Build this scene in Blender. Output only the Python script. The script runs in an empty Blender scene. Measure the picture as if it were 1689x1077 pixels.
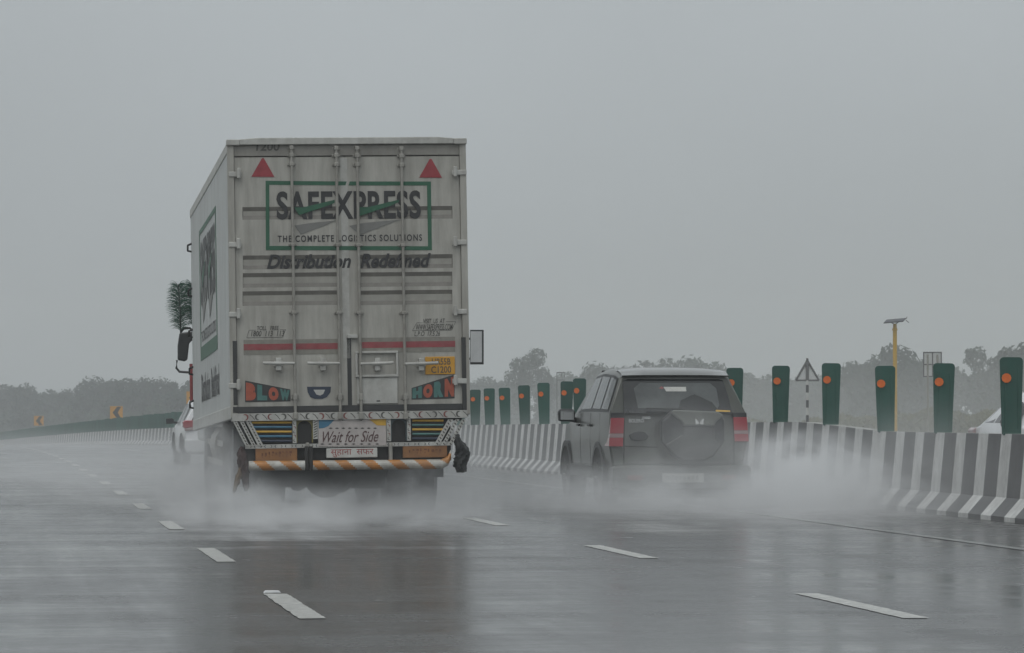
import bpy, bmesh, math, random
from mathutils import Vector, Matrix
R = math.radians
sc = bpy.context.scene
C = sc.collection

# ------------------------------------------------------------------ camera, sky, sun, exposure
F = 6090.0                      # focal length in photo pixels (photo 1689 x 1077)
CAMH = 1.15
TILT = math.atan((680 - 538.5) / F)
cam = bpy.data.cameras.new('camera')
cam.sensor_width = 36.0
cam.sensor_fit = 'HORIZONTAL'
cam.lens = 36.0 * F / 1689
cam.clip_start = 0.5
cam.clip_end = 4000
camo = bpy.data.objects.new('camera', cam)
C.objects.link(camo)
camo.location = (0, 0, CAMH)
camo.rotation_euler = (R(90) + TILT, 0, 0)
sc.camera = camo

SUN_EL, SUN_AZ = R(58), R(200)
world = bpy.data.worlds.new('World')
sc.world = world
world.use_nodes = True
wn, wl = world.node_tree.nodes, world.node_tree.links
for n in list(wn):
    wn.remove(n)
wout = wn.new('ShaderNodeOutputWorld')
wbg = wn.new('ShaderNodeBackground')
wl.new(wbg.outputs[0], wout.inputs[0])
sky = wn.new('ShaderNodeTexSky')
sky.sky_type = 'NISHITA'
sky.sun_disc = False
sky.sun_elevation = SUN_EL
sky.sun_rotation = SUN_AZ
sky.dust_density = 5
hs = wn.new('ShaderNodeHueSaturation')
hs.inputs['Saturation'].default_value = 0.18
wl.new(sky.outputs[0], hs.inputs['Color'])
tc = wn.new('ShaderNodeTexCoord')
sep = wn.new('ShaderNodeSeparateXYZ')
wl.new(tc.outputs['Generated'], sep.inputs[0])
ramp = wn.new('ShaderNodeValToRGB')
ramp.color_ramp.elements[0].position = 0.0
ramp.color_ramp.elements[0].color = (3.3, 3.6, 3.74, 1)
ramp.color_ramp.elements[1].position = 1.0
ramp.color_ramp.elements[1].color = (7.4, 7.85, 8.05, 1)
e = ramp.color_ramp.elements.new(0.1)
e.color = (3.98, 4.34, 4.55, 1)
wl.new(sep.outputs['Z'], ramp.inputs[0])
cn = wn.new('ShaderNodeTexNoise')
cn.inputs['Scale'].default_value = 5.0
cn.inputs['Detail'].default_value = 3
wl.new(tc.outputs['Generated'], cn.inputs['Vector'])
cm = wn.new('ShaderNodeMapRange')
cm.inputs['From Min'].default_value = 0.3
cm.inputs['From Max'].default_value = 0.7
cm.inputs['To Min'].default_value = 0.94
cm.inputs['To Max'].default_value = 1.06
wl.new(cn.outputs['Fac'], cm.inputs['Value'])
mul = wn.new('ShaderNodeMixRGB')
mul.blend_type = 'MULTIPLY'
mul.inputs['Fac'].default_value = 1
wl.new(ramp.outputs['Color'], mul.inputs[1])
wl.new(cm.outputs[0], mul.inputs[2])
wmix = wn.new('ShaderNodeMixRGB')
wmix.inputs['Fac'].default_value = 0.12
wl.new(mul.outputs[0], wmix.inputs[1])
wl.new(hs.outputs[0], wmix.inputs[2])
wl.new(wmix.outputs[0], wbg.inputs['Color'])
wbg.inputs['Strength'].default_value = 0.111

sl = bpy.data.lights.new('sun', 'SUN')
sl.energy = 0.5
sl.angle = R(40)
sl.color = (1.0, 0.98, 0.95)
so = bpy.data.objects.new('sun', sl)
C.objects.link(so)
sd = Vector((math.sin(SUN_AZ) * math.cos(SUN_EL), math.cos(SUN_AZ) * math.cos(SUN_EL), math.sin(SUN_EL)))
so.rotation_euler = sd.to_track_quat('Z', 'Y').to_euler()
so.location = (0, -20, 60)

sc.view_settings.view_transform = 'Standard'
sc.view_settings.look = 'None'
sc.view_settings.exposure = 0
sc.view_settings.gamma = 1
sc.render.engine = 'CYCLES'
sc.cycles.max_bounces = 8
sc.cycles.diffuse_bounces = 2
sc.cycles.glossy_bounces = 3
sc.cycles.volume_bounces = 5
sc.cycles.volume_step_rate = 1.0
sc.cycles.volume_max_steps = 128
sc.cycles.use_denoising = True
try:
    sc.cycles.denoiser = 'OPENIMAGEDENOISE'
except Exception:
    pass
sc.cycles.use_adaptive_sampling = True
sc.cycles.adaptive_threshold = 0.02

rng = random.Random(7)

# ------------------------------------------------------------------ helpers
def W(px, py, Y):
    """world point at depth Y seen at photo pixel (px, py)"""
    a, b = (px - 844.5) / F, (538.5 - py) / F
    ct, st = math.cos(TILT), math.sin(TILT)
    d = Vector((a, ct - b * st, st + b * ct))
    t = Y / d.y
    return Vector((0, 0, CAMH)) + d * t

ANG = R(7.9)
UX, UY = -math.sin(ANG), math.cos(ANG)
RX, RY = math.cos(ANG), math.sin(ANG)
def dev(s):
    return 1.15e-4 * max(0, s - 80) ** 2
def elev(s):
    return -2.1e-5 * max(0, min(s, 450) - 30) ** 2
def P(s, o, z=0.0):
    """road coordinates (along, across) to world; the road bends left and falls away slightly"""
    d = o - dev(s)
    return Vector((s * UX + d * RX, s * UY + d * RY, elev(s) + z))
def so_of(x, y):
    s = x * UX + y * UY
    return s, x * RX + y * RY + dev(s)
def yaw_at(s):
    return ANG + 2 * 1.15e-4 * max(0, s - 80)
def s_at(px, o):
    lo, hi = 5.0, 600.0
    for _ in range(60):
        m = (lo + hi) / 2
        p = P(m, o)
        if 844.5 + F * p.x / p.y > px: lo = m
        else: hi = m
    return lo

def tag(o, label=None, cat=None, group=None, kind=None):
    if label: o['label'] = label
    if cat: o['category'] = cat
    if group: o['group'] = group
    if kind: o['kind'] = kind
    return o
def empty(name, loc, rz=0.0):
    o = bpy.data.objects.new(name, None)
    C.objects.link(o)
    o.empty_display_size = 0.2
    o.location = loc
    o.rotation_euler = (0, 0, rz)
    return o
def copy_tree(o, parent=None):
    c = o.copy()
    C.objects.link(c)
    if parent is not None:
        c.parent = parent
    for ch in list(o.children):
        copy_tree(ch, c)
    return c

class MB:
    def __init__(s):
        s.v, s.f, s.m = [], [], []
    def add(s, vs, fs, m=0):
        b = len(s.v)
        s.v += [tuple(q) for q in vs]
        s.f += [tuple(b + i for i in f) for f in fs]
        s.m += [m] * len(fs)
        return s
    def box(s, x0, x1, y0, y1, z0, z1, m=0):
        v = [(x0, y0, z0), (x1, y0, z0), (x1, y1, z0), (x0, y1, z0), (x0, y0, z1), (x1, y0, z1), (x1, y1, z1), (x0, y1, z1)]
        return s.add(v, [(0, 3, 2, 1), (4, 5, 6, 7), (0, 1, 5, 4), (1, 2, 6, 5), (2, 3, 7, 6), (3, 0, 4, 7)], m)
    def prism(s, pts, y0, y1, m=0):
        """outline in x,z extruded from y0 (front) to y1"""
        n = len(pts)
        v = [(x, y0, z) for x, z in pts] + [(x, y1, z) for x, z in pts]
        f = [tuple(range(n)), tuple(reversed(range(n, 2 * n)))] + [(i, i + n, (i + 1) % n + n, (i + 1) % n) for i in range(n)]
        return s.add(v, f, m)
    def tube(s, path, r, n=8, m=0, cap=True):
        path = [Vector(p) for p in path]
        rs = r if isinstance(r, (list, tuple)) else [r] * len(path)
        rings = []
        for i, p in enumerate(path):
            t = (path[min(i + 1, len(path) - 1)] - path[max(i - 1, 0)]).normalized()
            a = t.cross(Vector((0, 0, 1)))
            if a.length < 1e-3: a = t.cross(Vector((1, 0, 0)))
            a.normalize()
            b = t.cross(a)
            rings.append([p + (a * math.cos(2 * math.pi * k / n) + b * math.sin(2 * math.pi * k / n)) * rs[i] for k in range(n)])
        v = [q for ring in rings for q in ring]
        f = []
        for i in range(len(path) - 1):
            for k in range(n):
                f.append((i * n + k, i * n + (k + 1) % n, (i + 1) * n + (k + 1) % n, (i + 1) * n + k))
        if cap:
            f.append(tuple(reversed(range(n))))
            f.append(tuple(range((len(path) - 1) * n, len(path) * n)))
        return s.add(v, f, m)
    def lathe(s, prof, c, axis='x', n=24, m=0):
        """profile of (along, radius) turned about an axis through c"""
        v, f = [], []
        for a, r in prof:
            for k in range(n):
                t = 2 * math.pi * k / n
                p, q = r * math.cos(t), r * math.sin(t)
                v.append((c[0] + a, c[1] + p, c[2] + q) if axis == 'x' else ((c[0] + p, c[1] + a, c[2] + q) if axis == 'y' else (c[0] + p, c[1] + q, c[2] + a)))
        for i in range(len(prof) - 1):
            for k in range(n):
                f.append((i * n + k, i * n + (k + 1) % n, (i + 1) * n + (k + 1) % n, (i + 1) * n + k))
        f.append(tuple(reversed(range(n))))
        f.append(tuple(range((len(prof) - 1) * n, len(prof) * n)))
        return s.add(v, f, m)
    def build(s, name, mats, parent=None, smooth=None, bevel=0.0, seg=2):
        me = bpy.data.meshes.new(name)
        me.from_pydata(s.v, [], s.f)
        if not isinstance(mats, (list, tuple)): mats = [mats]
        for mt in mats: me.materials.append(mt)
        if len(mats) > 1:
            me.polygons.foreach_set('material_index', s.m)
        bm = bmesh.new()
        bm.from_mesh(me)
        bmesh.ops.recalc_face_normals(bm, faces=bm.faces)
        bm.to_mesh(me)
        bm.free()
        if smooth is not None:
            me.shade_smooth()
            me.set_sharp_from_angle(angle=R(smooth))
        me.update()
        o = bpy.data.objects.new(name, me)
        C.objects.link(o)
        if parent is not None: o.parent = parent
        if bevel:
            b = o.modifiers.new('bevel', 'BEVEL')
            b.width = bevel
            b.segments = seg
            b.limit_method = 'ANGLE'
            b.angle_limit = R(35)
        return o

# ------------------------------------------------------------------ materials
def mat(name, col, rough=0.4, metal=0.0, var=0.12, scale=6.0, grime=0.0, gcol=(0.09, 0.085, 0.075), gscale=(3, 3, 0.6), bump=0.0, coat=0.0, spec=0.5, coord='Object', objvar=0.0):
    m = bpy.data.materials.new(name)
    m.use_nodes = True
    nt = m.node_tree
    N, L = nt.nodes, nt.links
    bs = N['Principled BSDF']
    bs.inputs['Roughness'].default_value = rough
    bs.inputs['Metallic'].default_value = metal
    bs.inputs['Specular IOR Level'].default_value = spec
    if coat:
        bs.inputs['Coat Weight'].default_value = coat
        bs.inputs['Coat Roughness'].default_value = 0.12
    t = N.new('ShaderNodeTexCoord')
    nz = N.new('ShaderNodeTexNoise')
    nz.inputs['Scale'].default_value = scale
    nz.inputs['Detail'].default_value = 5
    nz.inputs['Roughness'].default_value = 0.6
    L.new(t.outputs[coord], nz.inputs['Vector'])
    mr = N.new('ShaderNodeMapRange')
    mr.inputs['From Min'].default_value = 0.25
    mr.inputs['From Max'].default_value = 0.75
    mr.inputs['To Min'].default_value = 1 - var
    mr.inputs['To Max'].default_value = 1 + var
    L.new(nz.outputs['Fac'], mr.inputs['Value'])
    mx = N.new('ShaderNodeMixRGB')
    mx.blend_type = 'MULTIPLY'
    mx.inputs['Fac'].default_value = 1
    mx.inputs[1].default_value = (*col, 1)
    L.new(mr.outputs[0], mx.inputs[2])
    out = mx.outputs[0]
    if objvar:
        oi = N.new('ShaderNodeObjectInfo')
        m2 = N.new('ShaderNodeMapRange')
        m2.inputs['To Min'].default_value = 1 - objvar
        m2.inputs['To Max'].default_value = 1 + objvar
        L.new(oi.outputs['Random'], m2.inputs['Value'])
        mo = N.new('ShaderNodeMixRGB')
        mo.blend_type = 'MULTIPLY'
        mo.inputs['Fac'].default_value = 1
        L.new(out, mo.inputs[1])
        L.new(m2.outputs[0], mo.inputs[2])
        out = mo.outputs[0]
    if grime:
        mp = N.new('ShaderNodeMapping')
        mp.inputs['Scale'].default_value = gscale
        L.new(t.outputs[coord], mp.inputs['Vector'])
        g = N.new('ShaderNodeTexNoise')
        g.inputs['Scale'].default_value = 1.6
        g.inputs['Detail'].default_value = 8
        g.inputs['Roughness'].default_value = 0.68
        L.new(mp.outputs[0], g.inputs['Vector'])
        gr = N.new('ShaderNodeMapRange')
        gr.inputs['From Min'].default_value = 0.38
        gr.inputs['From Max'].default_value = 0.78
        gr.inputs['To Max'].default_value = grime
        L.new(g.outputs['Fac'], gr.inputs['Value'])
        gm = N.new('ShaderNodeMixRGB')
        gm.inputs[2].default_value = (*gcol, 1)
        L.new(gr.outputs[0], gm.inputs['Fac'])
        L.new(out, gm.inputs[1])
        out = gm.outputs[0]
    L.new(out, bs.inputs['Base Color'])
    if bump:
        bp = N.new('ShaderNodeBump')
        bp.inputs['Strength'].default_value = bump
        bp.inputs['Distance'].default_value = 0.01
        L.new(nz.outputs['Fac'], bp.inputs['Height'])
        L.new(bp.outputs[0], bs.inputs['Normal'])
    return m

M = {}
M['truck_white'] = mat('truck_white', (0.45, 0.44, 0.4), 0.5, var=0.1, scale=2.5, grime=0.75, gcol=(0.17, 0.155, 0.13), gscale=(4.2, 1, 0.55))
M['lintel'] = mat('shaded_lintel_paint', (0.27, 0.26, 0.235), 0.55, var=0.15, scale=5, grime=0.6, gcol=(0.13, 0.12, 0.105), gscale=(4, 1, 2))  # shade and grime under the roof header painted into the colour
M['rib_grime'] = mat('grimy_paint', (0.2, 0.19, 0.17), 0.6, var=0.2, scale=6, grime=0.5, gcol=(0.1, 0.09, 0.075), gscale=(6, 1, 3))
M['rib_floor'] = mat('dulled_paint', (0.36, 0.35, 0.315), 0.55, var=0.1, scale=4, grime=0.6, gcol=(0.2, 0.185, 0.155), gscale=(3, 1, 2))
M['truck_side'] = mat('truck_side', (0.53, 0.55, 0.545), 0.42, var=0.06, scale=2.0, grime=0.4, gcol=(0.2, 0.19, 0.165), gscale=(1, 3, 0.4))
M['trim_white'] = mat('trim_white', (0.5, 0.5, 0.47), 0.45, var=0.15, scale=9, grime=0.5, gcol=(0.14, 0.12, 0.1), gscale=(4, 4, 2))
M['steel'] = mat('galvanised_steel', (0.34, 0.33, 0.3), 0.42, 0.3, var=0.2, scale=14, grime=0.4, gcol=(0.11, 0.085, 0.06), gscale=(8, 8, 2))
M['ink'] = mat('black_lettering', (0.028, 0.028, 0.03), 0.5, var=0.35, scale=12)
M['fade_ink'] = mat('faded_lettering', (0.075, 0.072, 0.065), 0.55, var=0.4, scale=25)
M['logo_green'] = mat('logo_green', (0.022, 0.11, 0.06), 0.5, var=0.2, scale=8)
M['logo_grey'] = mat('logo_grey', (0.19, 0.19, 0.18), 0.5, var=0.1)
M['red'] = mat('reflective_red', (0.3, 0.035, 0.045), 0.35, var=0.2, scale=10)
M['tape_red'] = mat('red_tape', (0.3, 0.05, 0.06), 0.4, var=0.25, scale=10, grime=0.5, gcol=(0.2, 0.16, 0.14), gscale=(4, 4, 6))
M['tape_grime'] = mat('grimy_tape', (0.24, 0.23, 0.2), 0.6, var=0.2, scale=14)
M['orange'] = mat('orange_paint', (0.38, 0.09, 0.05), 0.45, var=0.2, scale=14)
M['teal'] = mat('teal_paint', (0.07, 0.18, 0.165), 0.45, var=0.2, scale=14)
M['navy'] = mat('navy_paint', (0.028, 0.04, 0.068), 0.4, var=0.2)
M['blackp'] = mat('black_paint', (0.03, 0.031, 0.032), 0.45, var=0.3, scale=5, grime=0.3, gcol=(0.09, 0.085, 0.075))
M['dark'] = mat('dark_chassis', (0.022, 0.021, 0.02), 0.6, var=0.3, scale=4)
M['plate_yellow'] = mat('plate_yellow', (0.62, 0.31, 0.025), 0.35, var=0.12, scale=10, grime=0.25)
M['plate_white'] = mat('plate_white', (0.55, 0.55, 0.52), 0.4, var=0.12, scale=12, grime=0.3)
M['bumper_white'] = mat('bumper_white', (0.52, 0.52, 0.49), 0.4, var=0.2, scale=8, grime=0.8, gcol=(0.2, 0.15, 0.1), gscale=(4, 4, 4))
M['bumper_orange'] = mat('bumper_orange', (0.48, 0.2, 0.045), 0.4, var=0.2, scale=8, grime=0.6, gscale=(4, 4, 4))
M['amber_plate'] = mat('amber_plate', (0.28, 0.13, 0.045), 0.4, var=0.3, scale=7, grime=0.5, gcol=(0.13, 0.08, 0.05), gscale=(5, 5, 5))
M['amber_ink'] = mat('faded_brown_ink', (0.16, 0.06, 0.03), 0.5, var=0.3)
M['board_pink'] = mat('board_white', (0.5, 0.46, 0.44), 0.45, var=0.12, scale=7, grime=0.4, gcol=(0.2, 0.17, 0.16), gscale=(4, 4, 4))
M['sky_blue'] = mat('blue_paint', (0.05, 0.17, 0.27), 0.45, var=0.2, scale=9)
M['yellow'] = mat('yellow_paint', (0.55, 0.33, 0.045), 0.45, var=0.2, scale=9)
M['slate'] = mat('slate_paint', (0.06, 0.09, 0.1), 0.5, var=0.3, scale=12)
M['olive'] = mat('olive_paint', (0.2, 0.17, 0.05), 0.5, var=0.3, scale=12)
M['crimson'] = mat('crimson_paint', (0.3, 0.05, 0.05), 0.5, var=0.3)
M['maroon'] = mat('maroon_paint', (0.2, 0.06, 0.05), 0.5, var=0.3)
M['script_red'] = mat('script_red', (0.085, 0.042, 0.04), 0.5, var=0.3)
M['rubber'] = mat('tyre_rubber', (0.017, 0.017, 0.018), 0.55, var=0.3, scale=8)
M['rim'] = mat('wheel_rim', (0.22, 0.22, 0.22), 0.4, 0.5, var=0.2)
M['suv'] = mat('suv_paint', (0.085, 0.09, 0.078), 0.3, 0.15, var=0.06, scale=3, grime=0.4, gcol=(0.1, 0.096, 0.083), gscale=(3, 3, 2), coat=0.35)
M['suv_roof'] = mat('suv_roof_paint', (0.08, 0.084, 0.077), 0.2, 0.0, var=0.06, coat=0.8)
M['suv_plate'] = mat('cover_paint', (0.13, 0.135, 0.12), 0.3, var=0.06, coat=0.5)
M['cover_grey'] = mat('cover_lower_grey', (0.036, 0.037, 0.036), 0.45, var=0.15, grime=0.4, gcol=(0.08, 0.078, 0.07))  # lower half of the cover, darker than the plate above it
M['suv_black'] = mat('black_plastic', (0.02, 0.021, 0.022), 0.4, var=0.2)
M['glass'] = mat('tinted_glass', (0.015, 0.017, 0.018), 0.06, var=0.1, spec=0.6)
M['glass_pale'] = mat('sky_pale_glass', (0.15, 0.165, 0.165), 0.12, var=0.25, scale=2.5, spec=0.6)  # pale sky reflection painted into the side glass colour
M['glass_mid'] = mat('see_through_grey', (0.085, 0.094, 0.094), 0.15, var=0.35, scale=3.5)  # light seen through the cabin, painted in as an opaque grey
M['lamp_red'] = mat('lamp_red', (0.33, 0.015, 0.027), 0.15, var=0.1, coat=0.5)
M['lamp_clear'] = mat('lamp_clear', (0.3, 0.2, 0.2), 0.15, var=0.1, coat=0.5)
M['car_white'] = mat('car_white_paint', (0.74, 0.75, 0.76), 0.25, var=0.03, coat=0.6, grime=0.15, gcol=(0.3, 0.29, 0.27))
M['mirror'] = mat('mirror_glass', (0.8, 0.8, 0.8), 0.05, 1.0, var=0.02)
M['chrome'] = mat('chrome', (0.75, 0.75, 0.74), 0.2, 0.6, var=0.05)
M['conc_white'] = mat('barrier_white_paint', (0.66, 0.66, 0.645), 0.5, var=0.12, scale=7, grime=0.7, gcol=(0.2, 0.195, 0.18), gscale=(2.5, 2.5, 1.2), coord='Object')
M['conc_black'] = mat('barrier_black_paint', (0.1, 0.1, 0.103), 0.5, var=0.25, scale=5, grime=0.45, gcol=(0.16, 0.155, 0.15), gscale=(2.5, 2.5, 1.2))
M['conc_top'] = mat('weathered_concrete', (0.33, 0.33, 0.31), 0.6, var=0.2, scale=4, grime=0.5, gcol=(0.15, 0.15, 0.13), gscale=(3, 3, 3))
M['board_green'] = mat('glare_board_green', (0.02, 0.085, 0.065), 0.45, var=0.18, scale=5, grime=0.3, gcol=(0.055, 0.08, 0.07), gscale=(6, 6, 1.2), objvar=0.18)
M['disc'] = mat('orange_reflector', (0.72, 0.16, 0.03), 0.35, var=0.1, scale=20)
M['sign_back'] = mat('sign_back_aluminium', (0.6, 0.61, 0.61), 0.45, 0.0, var=0.12, scale=6)
M['sign_frame'] = mat('sign_frame', (0.1, 0.1, 0.1), 0.5, var=0.15)
M['pole_yellow'] = mat('pole_yellow', (0.55, 0.33, 0.03), 0.4, var=0.12)
M['panel_dark'] = mat('solar_panel', (0.02, 0.022, 0.03), 0.5, var=0.2)
M['chevron_yellow'] = mat('chevron_yellow', (0.62, 0.3, 0.03), 0.4, var=0.1)
M['plume'] = mat('green_tinsel', (0.012, 0.085, 0.045), 0.45, var=0.4, scale=30)
M['cloth'] = mat('black_cloth', (0.028, 0.03, 0.03), 0.85, var=0.5, scale=14)
M['tassel_red'] = mat('red_tassel', (0.055, 0.032, 0.03), 0.8, var=0.5, scale=20)
M['tassel_gold'] = mat('gold_tassel', (0.12, 0.08, 0.045), 0.8, var=0.4, scale=20)
M['bark'] = mat('bark', (0.08, 0.07, 0.055), 0.9, var=0.3, scale=5)
M['leaf'] = mat('leaves', (0.034, 0.056, 0.043), 0.6, var=0.15, scale=0.5, objvar=0.25)
M['leaf2'] = mat('leaves_scrub', (0.055, 0.08, 0.055), 0.7, var=0.15, scale=0.35)
M['straw'] = mat('tall_grass', (0.19, 0.185, 0.12), 0.8, var=0.3, scale=0.3)
M['mark'] = mat('road_marking_paint', (0.5, 0.5, 0.47), 0.35, var=0.25, scale=22, grime=0.9, gcol=(0.12, 0.12, 0.115), gscale=(7, 7, 7))
M['edge_mark'] = mat('worn_edge_paint', (0.17, 0.17, 0.165), 0.3, var=0.3, scale=6, grime=1.0, gcol=(0.05, 0.05, 0.05), gscale=(1.6, 1.6, 1.6))
M['field'] = mat('field', (0.12, 0.115, 0.07), 0.9, var=0.3, scale=0.08, grime=0.6, gcol=(0.05, 0.062, 0.03), gscale=(0.06, 0.06, 0.06))

def translucent_leaf(m, amount=0.5):
    N, L = m.node_tree.nodes, m.node_tree.links
    bs = N['Principled BSDF']
    tr = N.new('ShaderNodeBsdfTranslucent')
    mx = N.new('ShaderNodeMixShader')
    mx.inputs['Fac'].default_value = amount
    src = bs.inputs['Base Color'].links[0].from_socket
    L.new(src, tr.inputs['Color'])
    bs.inputs['Specular IOR Level'].default_value = 0.1
    L.new(bs.outputs[0], mx.inputs[1])
    L.new(tr.outputs[0], mx.inputs[2])
    L.new(mx.outputs[0], N['Material Output'].inputs['Surface'])
translucent_leaf(M['leaf'])
translucent_leaf(M['leaf2'])
translucent_leaf(M['straw'])
def road_material():
    m = bpy.data.materials.new('wet_asphalt')
    m.use_nodes = True
    N, L = m.node_tree.nodes, m.node_tree.links
    bs = N['Principled BSDF']
    uv = N.new('ShaderNodeTexCoord')
    def noise(scale, sx, sy, detail=6, rough=0.6):
        mp = N.new('ShaderNodeMapping')
        mp.inputs['Scale'].default_value = (sx, sy, 1)
        L.new(uv.outputs['UV'], mp.inputs['Vector'])
        n = N.new('ShaderNodeTexNoise')
        n.inputs['Scale'].default_value = scale
        n.inputs['Detail'].default_value = detail
        n.inputs['Roughness'].default_value = rough
        L.new(mp.outputs[0], n.inputs['Vector'])
        return n.outputs['Fac']
    def rng_(src, a, b, c, d):
        r = N.new('ShaderNodeMapRange')
        for k, v in zip(('From Min', 'From Max', 'To Min', 'To Max'), (a, b, c, d)):
            r.inputs[k].default_value = v
        L.new(src, r.inputs['Value'])
        return r.outputs[0]
    def math_(op, a, b):
        q = N.new('ShaderNodeMath')
        q.operation = op
        if isinstance(a, (int, float)): q.inputs[0].default_value = a
        else: L.new(a, q.inputs[0])
        if isinstance(b, (int, float)): q.inputs[1].default_value = b
        else: L.new(b, q.inputs[1])
        return q.outputs[0]
    # UV: x = metres across, y = metres along
    puddle = noise(1.0, 0.55, 0.09, 5)          # long wet sheets
    streak = noise(1.0, 4.5, 0.12, 4)           # wheel tracks
    grain = noise(1.0, 60, 60, 2, 0.8)
    patch = noise(1.0, 0.3, 0.35, 3)
    p = rng_(puddle, 0.35, 0.62, 0.0, 1.0)
    st = rng_(streak, 0.3, 0.7, -0.025, 0.025)
    ro = math_('SUBTRACT', 0.265, math_('MULTIPLY', p, 0.13))
    ro = math_('ADD', ro, st)
    bands = rng_(noise(1.0, 0.1, 0.75, 5, 0.65), 0.36, 0.66, -0.05, 0.07)   # shallow sheets of water lying across the lanes
    fine = rng_(noise(1.0, 2.2, 2.6, 6, 0.75), 0.3, 0.7, -0.05, 0.05)
    ro = math_('MAXIMUM', math_('ADD', math_('ADD', ro, bands), fine), 0.06)
    L.new(ro, bs.inputs['Roughness'])
    col = N.new('ShaderNodeValToRGB')
    col.color_ramp.elements[0].position = 0.3
    col.color_ramp.elements[0].color = (0.03, 0.03, 0.031, 1)
    col.color_ramp.elements[1].position = 0.75
    col.color_ramp.elements[1].color = (0.085, 0.084, 0.083, 1)
    mixg = math_('ADD', math_('MULTIPLY', grain, 0.55), math_('MULTIPLY', patch, 0.45))
    L.new(mixg, col.inputs[0])
    L.new(col.outputs[0], bs.inputs['Base Color'])
    bs.inputs['IOR'].default_value = 1.33
    bp = N.new('ShaderNodeBump')
    bp.inputs['Strength'].default_value = 0.1
    bp.inputs['Distance'].default_value = 0.003
    h = math_('ADD', math_('MULTIPLY', noise(1.0, 18, 5, 3), 1.0), math_('MULTIPLY', grain, 0.25))
    L.new(h, bp.inputs['Height'])
    L.new(bp.outputs[0], bs.inputs['Normal'])
    return m
M['road'] = road_material()

# ------------------------------------------------------------------ ground and roads
def strip(name, o0, o1, s0, s1, ds, dz, m, no=1, parent=None):
    me = bpy.data.meshes.new(name)
    n = max(1, int((s1 - s0) / ds))
    vs, fs, uvs = [], [], []
    for i in range(n + 1):
        s = s0 + (s1 - s0) * i / n
        for j in range(no + 1):
            o = o0 + (o1 - o0) * j / no
            vs.append(P(s, o, dz))
            uvs.append((o, s))
    for i in range(n):
        for j in range(no):
            a = i * (no + 1) + j
            fs.append((a, a + 1, a + no + 2, a + no + 1))
    me.from_pydata(vs, [], fs)
    ul = me.uv_layers.new(name='UV')
    for lp in me.loops:
        ul.data[lp.index].uv = uvs[lp.vertex_index]
    me.materials.append(m)
    ob = bpy.data.objects.new(name, me)
    C.objects.link(ob)
    return ob

def ground_h(x, y):
    s, o = so_of(x, y)
    h = elev(s) - 0.12
    if o > 28:
        k = min(1, (o - 28) / 40)
        h += 1.2 * k * k * (3 - 2 * k) * max(0, min(1, (330 - s) / 150))
    return h
gb = MB()
xs = [-620 + 20 * i for i in range(63)]
ys = [-60 + 15 * i for i in range(73)]
gb.add([(x, y, ground_h(x, y)) for y in ys for x in xs],
       [(j * 63 + i, j * 63 + i + 1, (j + 1) * 63 + i + 1, (j + 1) * 63 + i) for j in range(72) for i in range(62)])
tag(gb.build('ground', M['field']), kind='structure')
tag(strip('road', -7.5, 10.75, -20, 640, 4, 0, M['road']), kind='structure')
tag(strip('opposite_road', 10.85, 27.5, -20, 640, 4, 0.0, M['road']), kind='structure')

def dashes(name, o, phase, cycle, length, width, s_end):
    b = MB()
    s = phase
    while s < s_end:
        k = 30
        jit = random.Random(int(s * 10))
        vs, fs = [], []
        for i in range(k + 1):
            q = s + length * i / k
            vs += [P(q + jit.uniform(-0.03, 0.03), o - width / 2 + jit.uniform(-0.005, 0.006), 0.004), P(q + jit.uniform(-0.03, 0.03), o + width / 2 + jit.uniform(-0.006, 0.005), 0.004)]
        for i in range(k):
            fs.append((2 * i, 2 * i + 1, 2 * i + 3, 2 * i + 2))
        b.add(vs, fs)
        s += cycle
    return tag(b.build(name, M['mark']), kind='structure')
def ground_hit(px, py):
    a = W(px, py, 1.0) - Vector((0, 0, CAMH))
    t = CAMH / -a.z
    return a * t
def so_px(px, py):
    h = ground_hit(px, py)
    return so_of(h.x, h.y)
sL0, oL = so_px(491, 1001)
s_a, _ = so_px(517, 1021)
s_b, _ = so_px(357, 927)
CYC = s_b - s_a
LEN = so_px(465, 980)[0] - s_a
print('dash', sL0, oL, 'cycle', CYC, 'len', LEN, 'lane', so_px(1417, 999), so_px(1033, 910), so_px(1680, 907), so_px(357, 915), so_px(230, 836))
dashes('lane_marking', oL - 0.02, s_a - CYC, CYC, LEN, 0.15, 300)
s_r, oR = so_px(1500, 1020)
dashes('lane_marking', so_px(1417, 999)[1], s_r - (so_px(1075, 921)[0] - s_r), so_px(1075, 921)[0] - s_r, LEN, 0.15, 300)
oE = so_px(1640, 900)[1]
tag(strip('edge_line', oE - 0.06, oE + 0.06, -10, 300, 3, 0.004, M['edge_mark']), kind='structure')

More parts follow.
